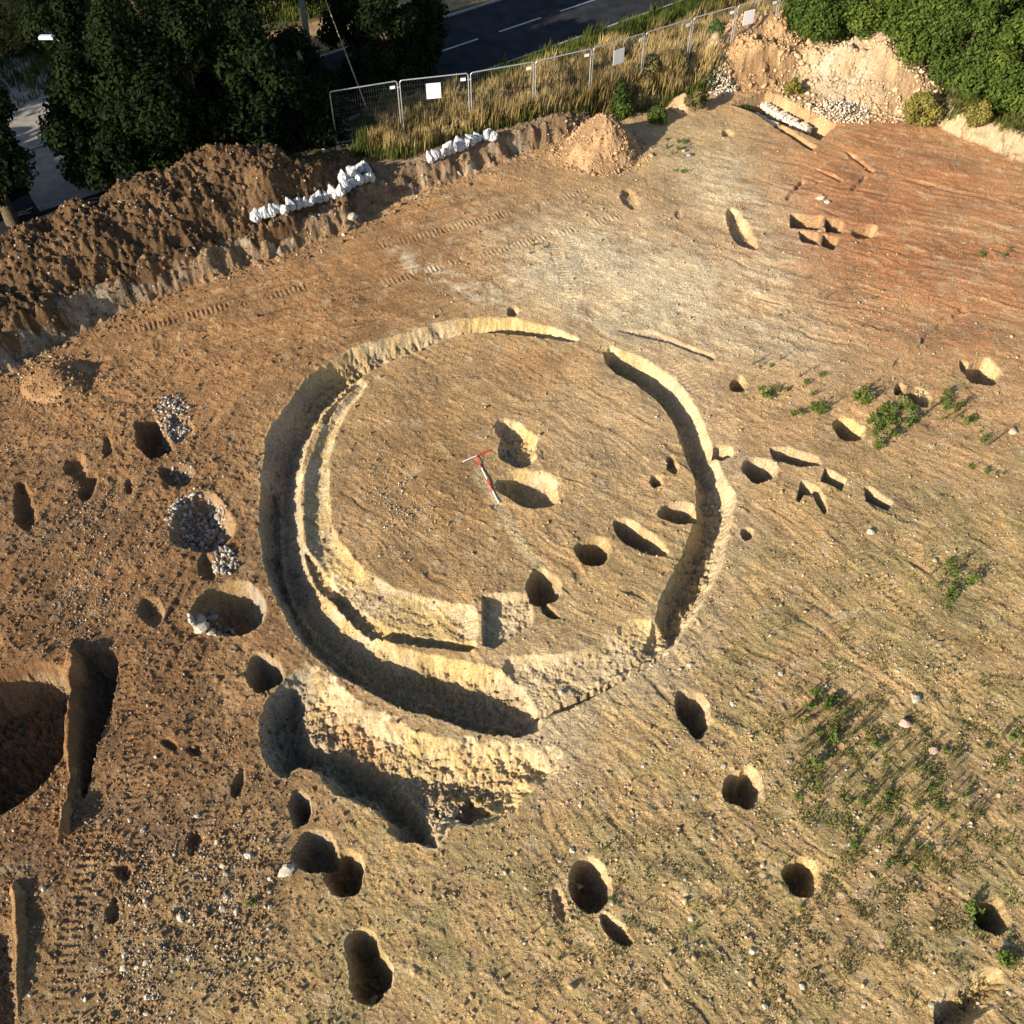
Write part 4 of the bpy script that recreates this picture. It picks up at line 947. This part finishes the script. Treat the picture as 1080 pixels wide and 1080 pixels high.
weeds(908, 418, 10, 10, 8, .7, 1.2, 'weed above the oval pit at right', 'weeds above the oval pit', .1)
weeds(855, 437, 30, 7, 9, .5, 1.0, 'weed in the line left of the dense clump', 'weeds in the line left of the clump', .1, -15)
weeds(806, 410, 18, 8, 7, .4, .9, 'weed near the small round pit', 'weeds near the small round pit', .1, 25)
weeds(1005, 430, 30, 20, 16, .6, 1.1, 'weed between the sheet pit and the dense clump', 'weeds between sheet pit and clump', .3, 20)
weeds(1040, 480, 25, 35, 10, .4, .9, 'weed near the right edge below the pinkish stone', 'weeds near the right edge', .3)
weeds(1000, 615, 22, 26, 14, .5, 1.1, 'weed in the small patch at mid right', 'weeds in the mid right patch', .2, -30)
weeds(880, 770, 50, 45, 48, .4, .95, 'weed in the upper half of the big weed patch', 'weeds in the upper weed patch', .6)
weeds(960, 850, 75, 75, 80, .4, .9, 'weed in the lower half of the big weed patch', 'weeds in the lower weed patch', .65)
weeds(870, 850, 30, 30, 12, .4, .8, 'weed at the left fringe of the big weed patch', 'weeds at the left fringe of the patch', .5)
weeds(1030, 960, 12, 12, 7, .7, 1.2, 'weed beside the pit near the bottom right', 'weeds beside the bottom right pit', 0)
weeds(1062, 1005, 8, 22, 7, .7, 1.2, 'weed near the bottom right corner', 'weeds near the bottom right corner', .1)
weeds(1060, 800, 25, 40, 8, .5, .9, 'weed at the right edge beside the big patch', 'weeds at the right edge beside the patch', .4)
weeds(700, 960, 150, 90, 18, .25, .5, 'sprig on the open ground at the bottom', 'sprigs on the open ground', .5)
weeds(265, 950, 6, 5, 3, .5, .7, 'seedling below the stone left of the double pit', 'seedlings left of the double pit', 0)
weeds(550, 262, 26, 10, 7, .3, .6, 'seedling on the scraped ground above the ring', 'seedlings above the ring', .2)
weeds(875, 320, 80, 30, 10, .3, .6, 'sprig on the red ground', 'sprigs on the red ground', .4)
weeds(715, 165, 30, 20, 12, .4, .8, 'weed on the pale ground right of the pointed heap', 'weeds right of the pointed heap', .4)
weeds(835, 400, 45, 22, 12, .4, .8, 'weed on the scraped ground between ring and dense clump', 'weeds between ring and dense clump', .5, 20)
weeds(1040, 265, 25, 10, 5, .4, .8, 'weed on the red ground near the right edge', 'weeds on the red ground at right', .1)

# low creeping weeds: leafy ground cover nobody could count
x, y = [], []
def cover(name, blobs, n, mat, label, size=.035, hmax=.09):
    px = rng.uniform(560, 1130, n * 6); py = rng.uniform(380, 1100, n * 6); d = np.zeros(px.shape)
    for b in blobs: d = d + b[0] * blob(px, py, *b[1:])
    t = CAMH / (SP + (py - 540) / 1000 * CP); X = (px - 540) / 1000 * t; Y = (CP - (py - 540) / 1000 * SP) * t
    d = d * sstep(-.05, .45, fbm(X, Y, 1.5, 3, 131)); k = rng.random(px.shape) < d; X, Y = X[k][:n], Y[k][:n]
    Z = terrain(X, Y) + rng.random(len(X)) * hmax
    V, Fc = leaves(np.stack([X, Y, Z], -1), rng.normal(scale=.6, size=(len(X), 3)) + [0, 0, .8], rng.uniform(.6, 1.4, len(X)) * size)
    o = npmesh(name, V, Fc, mat, np.repeat(rng.random(len(X)), 4)[:, None] * np.ones((1, 3))); tag(o, label, 'ground cover', kind='stuff')
cover('low_weeds', [(.9,880,770,55,50),(.9,960,850,85,80),(.5,870,850,35,35),(.8,930,450,25,25),(.5,1005,430,40,25),(.4,1000,615,30,30),(.5,1050,970,30,40),(.4,850,435,40,10),(.35,820,400,50,25),(.3,1000,420,70,60),(.25,1050,300,40,60),(.3,900,350,60,30),(.3,1060,820,30,60)], 22000, M['weed'], 'low green weeds spreading between the taller ones on the right')
cover('dry_stalks', [(.6,880,770,70,60),(.7,960,850,100,95),(.45,1000,640,130,140),(.4,700,980,260,110),(.4,960,1000,160,100),(.25,800,650,120,100)], 45000, M['dryweed'], 'low dry olive growth on the straw coloured ground', .03, .05)
